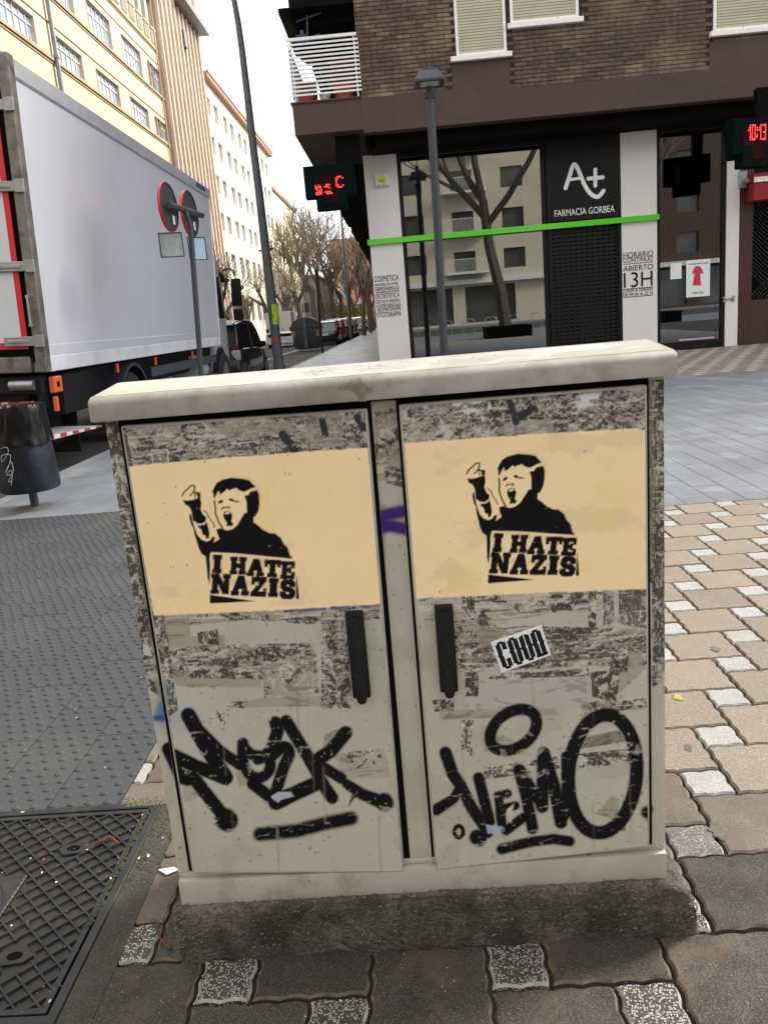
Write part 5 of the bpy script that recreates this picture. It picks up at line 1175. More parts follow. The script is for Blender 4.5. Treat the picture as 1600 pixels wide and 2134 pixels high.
b = MB(); hx, hz = pxz(1517, 623); b.cyl((hx-.09, YS-.05, hz), (hx+.09, YS-.05, hz), .015, n=6)
for s in (1, -1): b.cyl((hx+s*.1, YS-.05, hz-.035), (hx+s*.1, YS-.02, hz-.035), .03, n=8); b.cyl((hx+s*.1, YS-.05, hz+.035), (hx+s*.1, YS-.02, hz+.035), .03, n=8)
tag(part('tether_ring', b, MT['steel'], None), 'bone shaped metal tether on the narrow white pier', 'metal hook')
q0, q1 = pxz(1416, 722), pxz(1490, 716); b = MB(); b.box(q0[0], q1[0], YS+.066, YS+.078, .20, .235); part('pink_sticker_strip', b, mat('pale pink strip', (.5,.36,.46), .5), shop)
# granite wall, bank window, red awning
b = MB(); b.box(7.41, 7.70, YS-.0, YS+.4, 0, ZT+.2); b.box(7.70, 20, YS, YS+.4, 0, .95); b.box(7.70, 20, YS+.3, YS+.4, .95, ZT+.2); part('granite_facing', b, MT['granite'], shop, bevel=.004)
b = MB(); b.box(7.70, 20, YS+.2, YS+.22, .98, 3.0); part('mesh_window', b, MT['blackmatt'], shop)
b = MB()
for k in range(34):
    x = 7.70+k*.09; b.cyl((x, YS+.17, .98), (min(x+2.02, 12), YS+.17, 3.0), .006, n=4); b.cyl((x+.6, YS+.165, .98), (max(7.70, x+.6-2.0), YS+.165, min(3.0, .98+(x+.6-max(7.70, x-1.4)))), .006, n=4)
part('wire_mesh', b, MT['dkgrey'], shop)
aw = thing('shop_awning', 'dark red awning with a white strip at the right edge of the pharmacy', 'awning', (8.6, YS, 3))
b = MB(); b.box(7.55, 14, YS-.35, YS+.25, 2.98, 3.50); part('valance', b, MT['redaw'], aw); b = MB(); b.box(7.55, 14, YS-.38, YS-.351, 3.33, 3.43); part('strip', b, MT['sill'], aw)
b = MB(); b.box(7.59, 14, YS-.05, YS+.25, 3.85, 4.25); part('fascia', b, MT['redaw'], aw, bevel=.005); b = MB(); b.box(7.57, 14, YS-.06, YS-.04, 3.83, 3.87); b.box(7.57, 7.60, YS-.06, YS-.04, 3.85, 4.1); part('edge_trim', b, MT['sill'], aw); text('A', 7.86, 7.98, 3.97, .14, YS-.052, MT['sill'], aw)
b = MB(); b.box(7.59, 14, YS-.03, YS+.2, 3.70, 3.80); part('wood_strip', b, mat('varnished wood', (.25,.12,.04), .5), aw)
sp = thing('bracket', 'metal bracket fixed on the granite beside the red awning', 'bracket', (7.65, YS, 3.4)); b = MB(); b.box(7.36, 7.54, YS-.05, YS-.005, 3.27, 3.62); b.cyl((7.50, YS-.2, 3.4), (7.50, YS, 3.4), .05); part('plate', b, MT['steel'], sp, bevel=.01)

# --- LED crosses
def cross_sign(nm, lab, cx, cy, cz, s, rz, glyphs, dim, dz=1):
    """s: half height; arms in proportion; depth .22"""
    t = thing(nm, lab, 'pharmacy sign', (cx, cy, cz), rz); a = s*.58
    pr = [(-s*1.17, -a*.78), (-s*.86+.0, -a*.78), (-s*.70, -a*.78), (-s*.70, -s), (s*.70, -s), (s*.70, -a*.70), (s*1.17, -a*.70), (s*1.17, s*.95), (-s*1.17, s*.95)]
    b = MB(); b.prism(pr, 1, -.13, .13); part('case', b, MT['ledoff'], t, world=False, bevel=.012)
    b = MB(); pr2 = [(-s*.35, -s*.7), (s*.4, -s*.7), (s*.3, -s*.2), (s*.62, 0), (s*.62, s*.45), (-s*.7, s*.45), (-s*.7, -s*.12), (-s*.2, -s*.2)]; b.prism(pr2, 1, -.136, -.1301); part('panel', b, MT['ledred'], t, world=False)
    d = s*dim
    for gx, gz, rows_ in glyphs:
        b = MB()
        for j, row in enumerate(rows_):
            for i, ch in enumerate(row):
                if ch == '#': x, z = gx+i*d, gz-j*d*dz; b.box(x, x+d*.68, -.142, -.137, z-d*.68*dz, z)
        part('led_digit', b, MT['led'], t, world=False)
    return t
C7 = [' ### ', '##  #', '#    ', '#    ', '#    ', '##  #', ' ### ']
E7 = ['     ', '# #  ', '#### ', '## # ', ' ### ', '#### ', '#### ']
F7 = ['     ', ' ### ', '###  ', '   # ', '     ', '#### ', ' ####']
S_ = .44
cross_sign('led_cross', 'dark pharmacy cross with dim red LED digits hanging at the building corner', -1.17, YB_+.15, 3.89, S_, 0, [(-.30, .08, E7), (-.12, .08, F7), (.12, .18, C7)], .075)
D1 = ['  #', ' ##', '# #', '  #', '  #', '  #', '  #']; D0 = ['####', '#  #', '#  #', '#  #', '#  #', '#  #', '####']; DC = [' ', '#', '#', ' ', '#', '#', ' ']; D3 = ['####', '   #', '   #', ' ###', '   #', '   #', '####']
ck = at(1578, 300, 1, 15.35)
b_ = cross_sign('led_cross', 'dark LED cross showing the time 10:13 in red at the right edge', ck[0]-.09, 15.35, ck[2]+.02, .44, math.radians(14), [(-.21, .30, D1), (-.13, .30, D0), (-.025, .30, DC), (.01, .30, D1), (.09, .30, D3)], .046, 2.0)
b = MB(); b.box(-1.0, -.5, YB_+.2, YB_+.28, 4.3, 4.85); part('sign_bracket', b, MT['soffit'], shop); b = MB(); b.box(ck[0], ck[0]+.2, 15.4, 15.6, ck[2]+.4, 4.84); part('sign_bracket', b, MT['soffit'], shop)
b = MB(); h0, h1 = at(1522, 332, 1, 15.6), at(1562, 280, 1, 15.6); b.box(h0[0], h1[0], 15.5, 15.85, h0[2], h1[2]); tag(part('sign_housing', b, MT['blackmatt'], None, bevel=.01), 'black side housing left of the clock cross in front of the narrow pier', 'sign housing')
# ---------------------------------------------------------------- the white box truck
TX = -3.78; TY0, TY1 = 7.32, 15.95; TZ0, TZ1 = 1.03, 4.10; TXL = TX-2.5; GR = -.13
tr = thing('box_truck', 'big white box truck parked at the kerb, its rear door edged with red tape', 'truck', (-5, 12, GR))
b = MB(); b.box(TX-.03, TX, TY0+.13, TY1, TZ0+.20, TZ1-.16); b.box(TXL, TXL+.03, TY0+.13, TY1, TZ0, TZ1-.1); b.box(TXL+.03, TX-.03, TY1-.03, TY1, TZ0, TZ1); b.box(TXL+.03, TX-.03, TY0+.13, TY1, TZ1-.05, TZ1-.01); b.box(TXL, TX-.03, TY0+.1, TY1, TZ0, TZ0+.1); part('cargo_box', b, MT['truckw'], tr)
b = MB(); b.box(TX-.05, TX+.012, TY0+.13, TY1+.01, TZ1-.155, TZ1+.01); b.box(TX-.02, TX+.016, TY0+.13, TY1+.01, TZ1-.175, TZ1-.165); part('top_rail', b, MT['trucka'], tr, bevel=.01)
b = MB(); b.box(TX-.05, TX+.012, TY0+.10, TY1, TZ0, TZ0+.17); part('bottom_rail', b, mat('white painted rail', (.70,.71,.74), .4), tr, bevel=.008); b = MB(); b.box(TX-.01, TX+.006, TY0+.13, TY1, TZ0+.172, TZ0+.285); part('kick_rail', b, MT['truckw'], tr, bevel=.003)
b = MB(); b.box(TX-.05, TX+.012, TY1-.04, TY1+.02, TZ0, TZ1); part('front_edge', b, MT['truckw'], tr, bevel=.01)
b = MB(); b.box(TX-.105, TX+.015, TY0-.0, TY0+.13, TZ0-.0, TZ1+.04); b.box(TXL, TXL+.16, TY0, TY0+.13, TZ0, TZ1+.04); b.box(TXL+.16, TX-.16, TY0, TY0+.13, TZ1-.10, TZ1+.04); b.box(TXL+.16, TX-.16, TY0, TY0+.13, TZ0, TZ0+.17); part('rear_frame', b, MT['truckf'], tr, bevel=.012)
b = MB(); b.box(TXL+.17, TX-.106, TY0+.03, TY0+.06, TZ0+.18, TZ1-.11); rd = part('rear_door', b, MT['blackmatt'], tr)
b = MB(); b.box(TXL+.25, TX-.225, TY0+.018, TY0+.03, TZ0+.32, TZ1-.60); part('door_panel', b, MT['truckw'], rd)
b = MB(); b.box(TX-.225, TX-.165, TY0+.016, TY0+.029, TZ0+.25, TZ1-.60); b.box(TXL+.25, TX-.225, TY0+.016, TY0+.029, TZ0+.25, TZ0+.32); part('reflective_tape', b, MT['red'], rd)
for z in (3.66, 2.90, 2.12, 1.36):
    b = MB(); b.box(TX-.40, TX-.05, TY0-.02, TY0+.012, z-.05, z+.05); b.box(TX-.36, TX-.12, TY0-.032, TY0-.02, z-.018, z+.018); b.box(TX-.075, TX+.03, TY0-.035, TY0+.0, z-.065, z+.065); part('hinge', b, MT['steel'], rd, bevel=.006)
b = MB(); b.cyl((TX-.08, TY0-.05, 1.52), (TX-.08, TY0-.05, 1.82), .012); b.box(TX-.1, TX-.06, TY0-.05, TY0, 1.80, 1.83); b.box(TX-.1, TX-.06, TY0-.05, TY0, 1.51, 1.54); part('grab_bar', b, MT['steel'], tr)
b = MB(); b.box(TXL+.1, TX-.25, TY0+.3, TY1+1.2, .60, .98); b.box(TXL+.3, TX-.35, TY0+.15, TY0+.3, .62, .95); part('chassis', b, MT['chassis'], tr, bevel=.01)
b = MB(); b.box(TX-.62, TX-.06, TY0+.55, TY0+1.35, .52, .98); part('tool_box', b, MT['chassis'], tr, bevel=.015)
b = MB(); b.box(TX-.75, TX-.30, TY0+.7, TY0+.95, .15, .52); b.box(TX-.9, TX-.12, TY0+.98, TY0+1.0, .02, .60); part('mud_flap', b, MT['chassis'], tr, bevel=.006)
b = MB(); b.cyl((TX-.42, TY0+.03, .90), (TX-.16, TY0+.03, .90), .055, n=12); part('tail_lift_motor', b, MT['steel'], tr, smooth=True); b = MB(); b.box(TX-.8, TX-.08, TY0+.06, TY0+.2, .80, .99); part('rear_beam', b, MT['chassis'], tr, bevel=.02)
b = MB(); b.box(TX-.04, TX+.025, TY0+.12, TY0+.33, .80, .975); part('lift_control', b, MT['orange'], tr, bevel=.01, label='orange control box'); b = MB(); b.box(TX+.024, TX+.028, TY0+.18, TY0+.25, .86, .92); part('control_label', b, MT['blackmatt'], tr)
b = MB(); b.box(TX-.02, TX+.03, TY0+.12, TY0+.17, .60, .76); part('marker_light', b, MT['orange'], tr, bevel=.01)
b = MB(); b.cur = 0; b.box(TX-.60, TX-.52, TY0-.02, TY0+.06, .585, .725); b.cur = 1; b.box(TX-.52, TX-.45, TY0-.02, TY0+.06, .585, .725); b.cur = 0; b.box(TX-.45, TX-.32, TY0-.02, TY0+.06, .585, .725); b.cur = 2; b.box(TX-.32, TX-.20, TY0-.02, TY0+.06, .585, .725)
part('tail_light', b, [mat('red lens', (.35,.012,.01), .2), mat('clear lens', (.4,.38,.36), .2), mat('amber lens', (.55,.13,.01), .2)], tr)
b = MB(); b.add([(TX-.7, TY0-.05, .36), (TX-.05, TY0-.05, .36), (TX+.25, TY0+.75, .36), (TX-.7, TY0+.75, .36), (TX-.7, TY0-.05, .30), (TX-.05, TY0-.05, .30), (TX+.25, TY0+.75, .34), (TX-.7, TY0+.75, .33)], [(0,1,2,3), (7,6,5,4), (0,4,5,1), (1,5,6,2), (2,6,7,3), (3,7,4,0)]); part('lift_platform', b, MT['trucka'], tr)
for k in range(9):
    t0, t1 = k/9, (k+.9)/9; p = lambda t, z: (TX-.05+.30*t+.003, TY0-.05+.80*t-.003, z)
    b = MB(); b.quad(p(t0, .31+.03*t0), p(t1, .31+.03*t1), p(t1, .357), p(t0, .357)); part('hazard_stripe', b, MT['red'] if k % 2 == 0 else MT['whitet'], tr)
def wheel_mb(r, w, n=24):
    t = MB(); t.lathe([(r*.62, -w/2), (r*.93, -w/2), (r, -w*.36), (r, w*.36), (r*.93, w/2), (r*.62, w/2)], (0,0,0), n, 'x', caps=False)
    q = MB(); q.lathe([(r*.63, -w*.42), (r*.56, -w*.25), (r*.30, -w*.2), (r*.28, w*.30), (r*.16, w*.38), (.001, w*.38)], (0,0,0), n, 'x'); q.lathe([(r*.63, w*.47), (r*.58, w*.30), (r*.3, w*.12), (.001, w*.10)], (0,0,0), n, 'x')
    return t, q
wt, wr = wheel_mb(.49, .30)
wtm, wrm = mesh_from('tyre', wt, MT['tyre'], smooth=True), mesh_from('rim', wr, MT['rim'], smooth=True)
for x in (TX-.22, TXL+.22):
    for y in (TY0+3.0, TY1+.75):
        wl = single('wheel', wtm, tr, (x+5, y-12, .49)); single('rim', wrm, wl); 
b = MB()
for y in (TY0+3.0,):
    n = 12; o_, i_ = [(y+.66*math.cos(t), GR+.49+.62*math.sin(t)) for t in np.linspace(0.0, PI, n)], [(y+.61*math.cos(t), GR+.49+.57*math.sin(t)) for t in np.linspace(PI, 0.0, n)]
    for k in range(n-1): b.add([(TX-.42, *o_[k]), (TX-.42, *o_[k+1]), (TX-.03, *o_[k+1]), (TX-.03, *o_[k])], [(0,1,2,3)]); b.add([(TX-.03, *o_[k]), (TX-.03, *o_[k+1]), (TX-.03, *i_[n-2-k]), (TX-.03, *i_[n-1-k])], [(0,1,2,3)])
part('wheel_arch', b, mat('blue grey mudguard', (.03,.036,.05), .5), tr)
for z in (.40, .78): b = MB(); b.box(TX-.07, TX-.03, TY0+3.85, TY1-.35, z-.075, z+.075); part('side_guard', b, mat('grey side guard', (.055,.065,.075), .5), tr, bevel=.008)
for y in (TY0+2.25, TY0+4.0, TY0+6.3): b = MB(); b.box(TX-.04, TX-.005, y, y+.05, .88, 1.0); part('marker_light', b, MT['orange'], tr, bevel=.005)
b = MB(); b.cyl((TX-.35, TY1-1.7, .62), (TX-.35, TY1-.9, .62), .28, n=16); part('fuel_tank', b, MT['trucka'], tr, smooth=True)
# cab
cabm = mat('light grey cab paint', (.42,.42,.41), .35, var=.05)
CY0, CY1 = TY1+.12, TY1+1.62; CX1, CX0 = TX-.16, TXL+.16
b = MB(); b.prism([(CY0, .42), (CY0, 2.72), (CY0+.25, 2.86), (CY1-.45, 2.82), (CY1-.08, 1.62), (CY1, .42)], 0, CX0, CX1); cbody = part('cab', b, cabm, tr, bevel=.05, seg=2, smooth=True)
b = MB(); b.prism([(CY0+.45, 1.58), (CY0+.45, 2.45), (CY1-.60, 2.45), (CY1-.22, 1.58)], 0, CX1-.02, CX1+.008); part('side_window', b, MT['carglass'], cbody)
b = MB(); b.prism([(CY1-.50, 2.60), (CY1-.08, 2.50), (CY1-.02, 2.36), (CY1-.16, 2.36), (CY1-.5, 2.48)], 0, CX0, CX1+.02); part('sun_visor', b, MT['chassis'], cbody)
b = MB(); n = 10; b.prism([(CY0+.5+.62*math.cos(t), .32+.66*math.sin(t)) for t in np.linspace(0, PI, n)], 0, CX1-.02, CX1+.03); part('wheel_arch', b, MT['chassis'], cbody)
for side, x in (('r', CX1), ('l', CX0)):
    s = 1 if side == 'r' else -1
    mm = thing('x', '', '', (0, 0, 0)); bpy.data.objects.remove(mm)
    b = MB(); b.box(min(x+s*.16, x+s*.38), max(x+s*.16, x+s*.38), CY1-.1, CY1+.02, 1.84, 2.44); b.box(min(x+s*.18, x+s*.38), max(x+s*.18, x+s*.38), CY1-.1, CY1+.02, 1.52, 1.78); mr = part('mirror', b, MT['chassis'], tr, bevel=.03, seg=2, smooth=True)
    b = MB(); b.tube([(x-s*.02, CY1-.05, 2.62), (x+s*.15, CY1-.05, 2.66), (x+s*.25, CY1-.05, 2.60), (x+s*.25, CY1-.05, 2.5)], .018, 6); b.tube([(x-s*.02, CY1-.05, 1.40), (x+s*.25, CY1-.05, 1.42)], .02, 6); part('mirror_arm', b, MT['chassis'], mr)
b = MB(); b.box(TX+.0005, TX+.004, TY1-.55, TY1-.28, 1.22, 1.30); part('blue_sticker', b, mat('blue sticker', (.03,.16,.45), .4), tr)
b = MB(); b.box(TX+.0125, TX+.016, TY1-1.1, TY1-.35, TZ1-.10, TZ1-.02); part('blue_maker_plate', b, mat('blue print', (.04,.10,.30), .4), tr)

tr.rotation_euler = (0, math.radians(2.9), 0); tr.location.x -= .045
# ---------------------------------------------------------------- cars
def car(nm, lab, cat, loc, L=4.1, W=1.76, Hh=1.5, col=(.1,.1,.1), rz=0, kind='hatch', group=None, rough=.25, light=(.3,.01,.01)):
    t = thing(nm, lab, cat, loc, rz, group); pm = paint(nm+' paint', col, rough)
    if kind == 'van': st = [(-.5, .28, .95, 1.0), (-.49, .22, 1.05, 1.0), (-.3, .2, 1.05, 1.0), (.25, .2, 1.05, 1.0), (.40, .2, .98, .97), (.49, .25, .80, .88), (.5, .3, .65, .8)]; rf = [(-.49, 1, .90), (-.47, 1.0, .92), (.22, 1.0, .92), (.33, .93, .88), (.42, .56, .86)]
    elif kind == 'suv': st = [(-.5, .34, .80, .86), (-.485, .28, .98, .96), (-.3, .25, 1.0, 1.0), (.15, .25, .97, 1.0), (.36, .25, .88, .97), (.48, .3, .74, .85), (.5, .36, .62, .74)]; rf = [(-.485, .66, .86), (-.43, .93, .80), (-.25, 1.0, .80), (.05, .99, .80), (.25, .64, .90)]
    else: st = [(-.5, .30, .74, .84), (-.485, .24, .92, .95), (-.3, .2, .93, 1.0), (.15, .2, .90, 1.0), (.36, .2, .82, .96), (.48, .25, .66, .84), (.5, .32, .55, .72)]; rf = [(-.49, .62, .92), (-.45, .93, .87), (-.25, 1.0, .86), (.08, .985, .86), (.19, .84, .88), (.32, .58, .94)]
    b = MB(); rings = []
    for (f, zl, zh, wf) in st:
        y = f*L; w_ = W/2*wf; m_ = (zl+zh)/2
        rings.append([(-w_*.9, y, zl), (-w_, y, zl+.08), (-w_*1.0, y, m_+.05), (-w_*.975, y, zh-.04), (-w_*.90, y, zh), (w_*.90, y, zh), (w_*.975, y, zh-.04), (w_, y, m_+.05), (w_, y, zl+.08), (w_*.9, y, zl)])
    n = 10; vs = [p for r in rings for p in r]; fs = [tuple(range(n)), tuple((len(rings)-1)*n+k for k in range(n-1, -1, -1))]
    for i in range(len(rings)-1):
        for k in range(n): fs.append((i*n+k, i*n+(k+1) % n, (i+1)*n+(k+1) % n, (i+1)*n+k))
    b.add(vs, fs); body = part('body', b, pm, t, world=False, smooth=1.0)
    belt = 1.05 if kind == 'van' else (.97 if kind == 'suv' else .90)
    b = MB(); rings = []
    for (f, h, wf) in rf:
        y = f*L; zt = belt+(Hh-belt)*h if h > .7 or kind == 'van' else belt-.04; zt = Hh*h if h > .8 else belt-.03 if f > 0 or f < -.48 else Hh*h
        wb_, wt_ = W/2*.93, W/2*(wf if zt > belt+.2 else .93); rings.append([(-wb_, y, belt-.05), (-wt_, y, max(zt-.05, belt-.04)), (-wt_*.85, y, zt), (wt_*.85, y, zt), (wt_, y, max(zt-.05, belt-.04)), (wb_, y, belt-.05)])
    n = 6; vs = [p for r in rings for p in r]; fs = [tuple(range(n)), tuple((len(rings)-1)*n+k for k in range(n-1, -1, -1))]
    for i in range(len(rings)-1):
        for k in range(n): fs.append((i*n+k, i*n+(k+1) % n, (i+1)*n+(k+1) % n, (i+1)*n+k))
    b.add(vs, fs); part('cabin', b, MT['carglass'] if kind != 'van' else pm, t, world=False, smooth=1.0)
    if kind != 'van':
        b = MB(); ys = [f*L for f, h, w_ in rf[1:4]]; w_ = W/2*.84
        b.prism([(ys[0]-.12, Hh*.93), (ys[0], Hh*.955), (ys[1], Hh*1.012), (ys[2], Hh*.998), (ys[2]+.1, Hh*.94), (ys[2], Hh*.965), (ys[0], Hh*.92)], 0, -w_, w_)
        part('roof', b, pm, t, world=False, bevel=.02, smooth=True)
        for s in (-1, 1):
            b = MB(); b.tube([(s*W*.44, rf[0][0]*L+.04, belt-.03), (s*W*.43, ys[0], Hh*.93), (s*W*.425, ys[1], Hh*.965), (s*W*.425, ys[2], Hh*.95)]+([(s*W*.435, rf[4][0]*L, Hh*rf[4][1]-.02)] if len(rf) > 5 else [])+[(s*W*.455, rf[-1][0]*L, belt-.03)], .035, 5)
            b.tube([(s*W*.468, -.05*L, belt-.02), (s*W*.425, -.07*L, Hh*.95)], .03, 5); part('pillar', b, pm, t, world=False)
            b = MB(); b.box(s*W*.53-.09, s*W*.53+.09, .16*L, .16*L+.12, belt-.02, belt+.13); part('mirror', b, MT['chassis'], t, world=False, bevel=.03, smooth=True)
    else:
        for s in (-1, 1):
            b = MB(); b.box(*sorted((s*W*.462, s*W*.468)), .10*L, .27*L, 1.12, Hh*.86); part('side_window', b, MT['carglass'], t, world=False)
        b = MB(); b.prism([(.335*L, Hh*.90), (.425*L, belt+.06), (.43*L, belt+.08), (.34*L, Hh*.92)], 0, -W*.40, W*.40); part('windscreen', b, MT['carglass'], t, world=False)
        b = MB(); b.box(-W*.42, W*.42, -.5*L-.01, -.49*L, .72, .92); part('dark_rear_band', b, MT['chassis'], t, world=False); b = MB(); b.cyl((.25, -.5*L-.01, 1.2), (.25, -.5*L+.01, 1.2), .06, n=10); part('emblem', b, MT['steel'], t, world=False)
    tyr = .31 if kind != 'van' else .33; a_, c_ = wheel_mb(tyr, .20, 16); tm_, cm_ = mesh_from('tyre', a_, MT['tyre'], smooth=True), mesh_from('rim', c_, MT['rim'], smooth=True)
    for sx in (-1, 1):
        for sy in (-.31, .31): wl = single('wheel', tm_, t, (sx*(W/2-.10), sy*L, tyr)); single('rim', cm_, wl)
        hh_ = .80 if kind != 'van' else 1.2
        b = MB(); x0, x1 = sorted((sx*W*.36, sx*W*.475)); b.box(x0, x1, -.5*L+.0, -.5*L+.16, hh_-.16, hh_+.10); part('tail_light', b, mat('tail lens', light, .2), t, world=False, bevel=.03, smooth=True)
    b = MB(); b.box(-.26, .26, -.5*L-.015, -.5*L+.01, .62, .73); part('number_plate', b, MT['whitet'], t, world=False)
    b = MB(); b.box(-W*.44, W*.44, -.5*L-.02, -.5*L+.12, .26, .46); part('bumper', b, MT['chassis'] if kind != 'van' else pm, t, world=False, bevel=.04, smooth=True)
    return t
c1 = car('parked_car', 'dark grey hatchback parked right in front of the truck, round red tail light', 'car', (-4.80, 21.0, GR), 4.3, 1.78, 1.62, (.045,.04,.036), light=(.45,.42,.42))
b = MB(); b.cyl((.72, -2.13, .93), (.72, -2.09, .93), .085, n=16); part('round_lamp', b, mat('round red lens', (.22,.01,.02), .15), c1, world=False)
car('parked_car', 'small white car on the far side of the street behind the tall lamp post', 'car', (-9.3, 44.0, GR), 3.9, 1.7, 1.45, (.75,.75,.75), rz=.06)
car('parked_van', 'white panel van standing behind the dark waste container', 'van', (-8.1, 56.5, GR), 4.8, 1.9, 2.35, (.85,.85,.85), kind='van')
car('parked_car', 'black car with white roof reflections directly beyond the waste container', 'car', (-4.75, 52.0, GR), 4.0, 1.72, 1.5, (.02,.02,.02))
car('parked_car', 'bright red car, the nearer of the two red ones along the kerb', 'car', (-4.75, 57.2, GR), 4.0, 1.72, 1.55, (.35,.015,.01))
car('parked_car', 'dark red car beyond the bright red one at the kerb', 'car', (-4.72, 62.4, GR), 4.0, 1.75, 1.62, (.16,.01,.012))
car('parked_car', 'olive black car between the dark red car and the thin lamp post', 'car', (-4.7, 67.6, GR), 4.1, 1.75, 1.6, (.03,.03,.02))
car('parked_car', 'black car beside the foot of the distant lamp post', 'car', (-4.7, 72.8, GR), 4.1, 1.75, 1.55, (.02,.022,.025))
car('parked_car', 'white sport utility car far down the kerb past the thin lamp post', 'car', (-5.0, 90, GR), 4.3, 1.85, 1.7, (.72,.72,.72), kind='suv')
car('parked_car', 'pale blue car, last one seen before the trees', 'car', (-5.0, 108, GR), 4.1, 1.75, 1.6, (.25,.33,.42))
# ---------------------------------------------------------------- waste container
dp = thing('waste_container', 'large dark grey street waste container with a rounded lid and a front bar', 'waste container', (-4.95, 42.6, GR)); dp.scale = (.80, .9, 1)
b = MB(); b.prism([(-.80, .12), (-.88, 1.05), (.88, 1.05), (.80, .12)], 0, -.85, .85) if False else b.add([(-.78,-.62,.12), (.78,-.62,.12), (.78,.62,.12), (-.78,.62,.12), (-.95,-.75,1.18), (.95,-.75,1.18), (.95,.75,1.18), (-.95,.75,1.18)], [(0,3,2,1), (4,5,6,7), (0,1,5,4), (1,2,6,5), (2,3,7,6), (3,0,4,7)])
part('tub', b, MT['dump'], dp, world=False, bevel=.04, seg=2, smooth=True)
b = MB(); b.prism([(.98*math.cos(t), 1.18+.58*math.sin(t)) for t in np.linspace(0, PI, 16)], 1, -.74, .74); part('lid', b, MT['dump'], dp, world=False, bevel=.03, smooth=True)
b = MB(); b.box(-.13, .10, -.84, -.76, .15, 1.72); part('lift_bar', b, MT['postgrey'], dp, world=False, bevel=.02)
for sx in (-1, 1): b = MB(); b.box(*sorted((sx*.70, sx*.86)), -.78, -.755, .75, 1.08); part('reflector', b, mat('red white stripes', (.45,.12,.08), .5), dp, world=False); b = MB(); b.cyl((sx*.95, 0, 1.2), (sx*1.06, 0, 1.2), .06, n=8); part('trunnion', b, MT['dump'], dp, world=False)
# ---------------------------------------------------------------- posts, lamps and signs
def pole(nm, lab, cat, x, y, pts, r, n=12, m_='postgrey'):
    t = thing(nm, lab, cat, (x, y, 0)); b = MB(); b.tube(pts, r, n); part('shaft', b, MT[m_], t, smooth=True); return t
ly = 19.0; q0 = at(583, 775, 1, ly); qx = q0[0]
tops = [at(px_, py_, 1, ly) for px_, py_ in ((540, 400), (527, 300), (516, 200), (504, 100), (497, 50), (488, 0), (470, -60), (430, -120))]
tl = pole('tall_street_lamp', 'tall tapering grey lamp post with stickers, rising out of the picture beside the grey car', 'street lamp', qx, ly, [(qx, ly, 0)]+[(qx, ly, .3)]+[tuple(t) for t in tops], [.135, .125, .098, .090, .083, .074, .070, .062, .055, .045])
b = MB(); b.cyl((qx, ly, 0), (qx, ly, .35), .15, .14, n=12); b.lathe([(.128, 0), (.128, .05)], tuple(at(558, 522, 1, ly)), 12); part('collar', b, MT['postgrey'], tl); b = MB(); b.box(*(at(543, 522, 1, ly)[0]-.05, qx), ly-.02, ly+.02, at(548, 522, 1, ly)[2]-.02, at(548, 522, 1, ly)[2]+.02); part('bracket', b, MT['postgrey'], tl)
b = MB(); t_ = at(430, -120, 1, ly); b.box(t_[0]-.9, t_[0]+.05, ly-.16, ly+.16, t_[2]-.05, t_[2]+.10); part('luminaire', b, MT['postgrey'], tl, bevel=.04)
p_ = at(571, 655, 1, ly); b = MB(); b.lathe([(.122, -.24), (.119, .0), (.1165, .24)], tuple(p_), 12, caps=False); part('yellow_sticker', b, mat('acid yellow sticker', (.42,.60,.01), .5, var=.5, vs=9), tl, label='acid yellow sticker wrapped round the shaft')
p_ = at(574, 707, 1, ly); b = MB(); b.box(p_[0]-.03, p_[0]+.08, ly-.128, ly-.12, p_[2]-.05, p_[2]+.05); part('red_sticker', b, MT['red'], tl)
# modern lamp
LX, LY = .74, 12.7
ml = thing('street_lamp', 'dark grey round post with a small trapezoid lamp head before the pharmacy', 'street lamp', (LX, LY, 0))
b = MB(); b.tube([(LX-.01, LY, 0), (LX+.02, LY, 2.6), (LX+.03, LY, 4.62)], .068, 14); part('shaft', b, MT['dkgrey'], ml, smooth=True); b = MB(); b.tube([(LX+.03, LY, 4.60), (LX+.03, LY, 5.06)], .05, 12); part('top_tube', b, MT['dkgrey'], ml, smooth=True)
b = MB(); zz = 4.86; b.add([(LX-.20, LY-.33, zz-.10), (LX+.26, LY-.33, zz-.10), (LX+.26, LY+.15, zz-.10), (LX-.20, LY+.15, zz-.10), (LX-.12, LY-.20, zz+.06), (LX+.18, LY-.20, zz+.06), (LX+.18, LY+.1, zz+.06), (LX-.12, LY+.1, zz+.06)], [(0,3,2,1), (4,5,6,7), (0,1,5,4), (1,2,6,5), (2,3,7,6), (3,0,4,7)])
b.box(LX-.20, LX+.26, LY-.33, LY+.15, zz-.13, zz-.101); part('lamp_head', b, MT['dkgrey'], ml, bevel=.008); b = MB(); b.box(LX-.11, LX+.17, LY-.27, LY-.03, zz-.140, zz-.129); part('lamp_glass', b, MT['lampglass'], ml)
b = MB(); b.box(LX-.05, LX+.11, LY-.075, LY+.07, 4.55, 4.62); part('collar', b, MT['dkgrey'], ml)
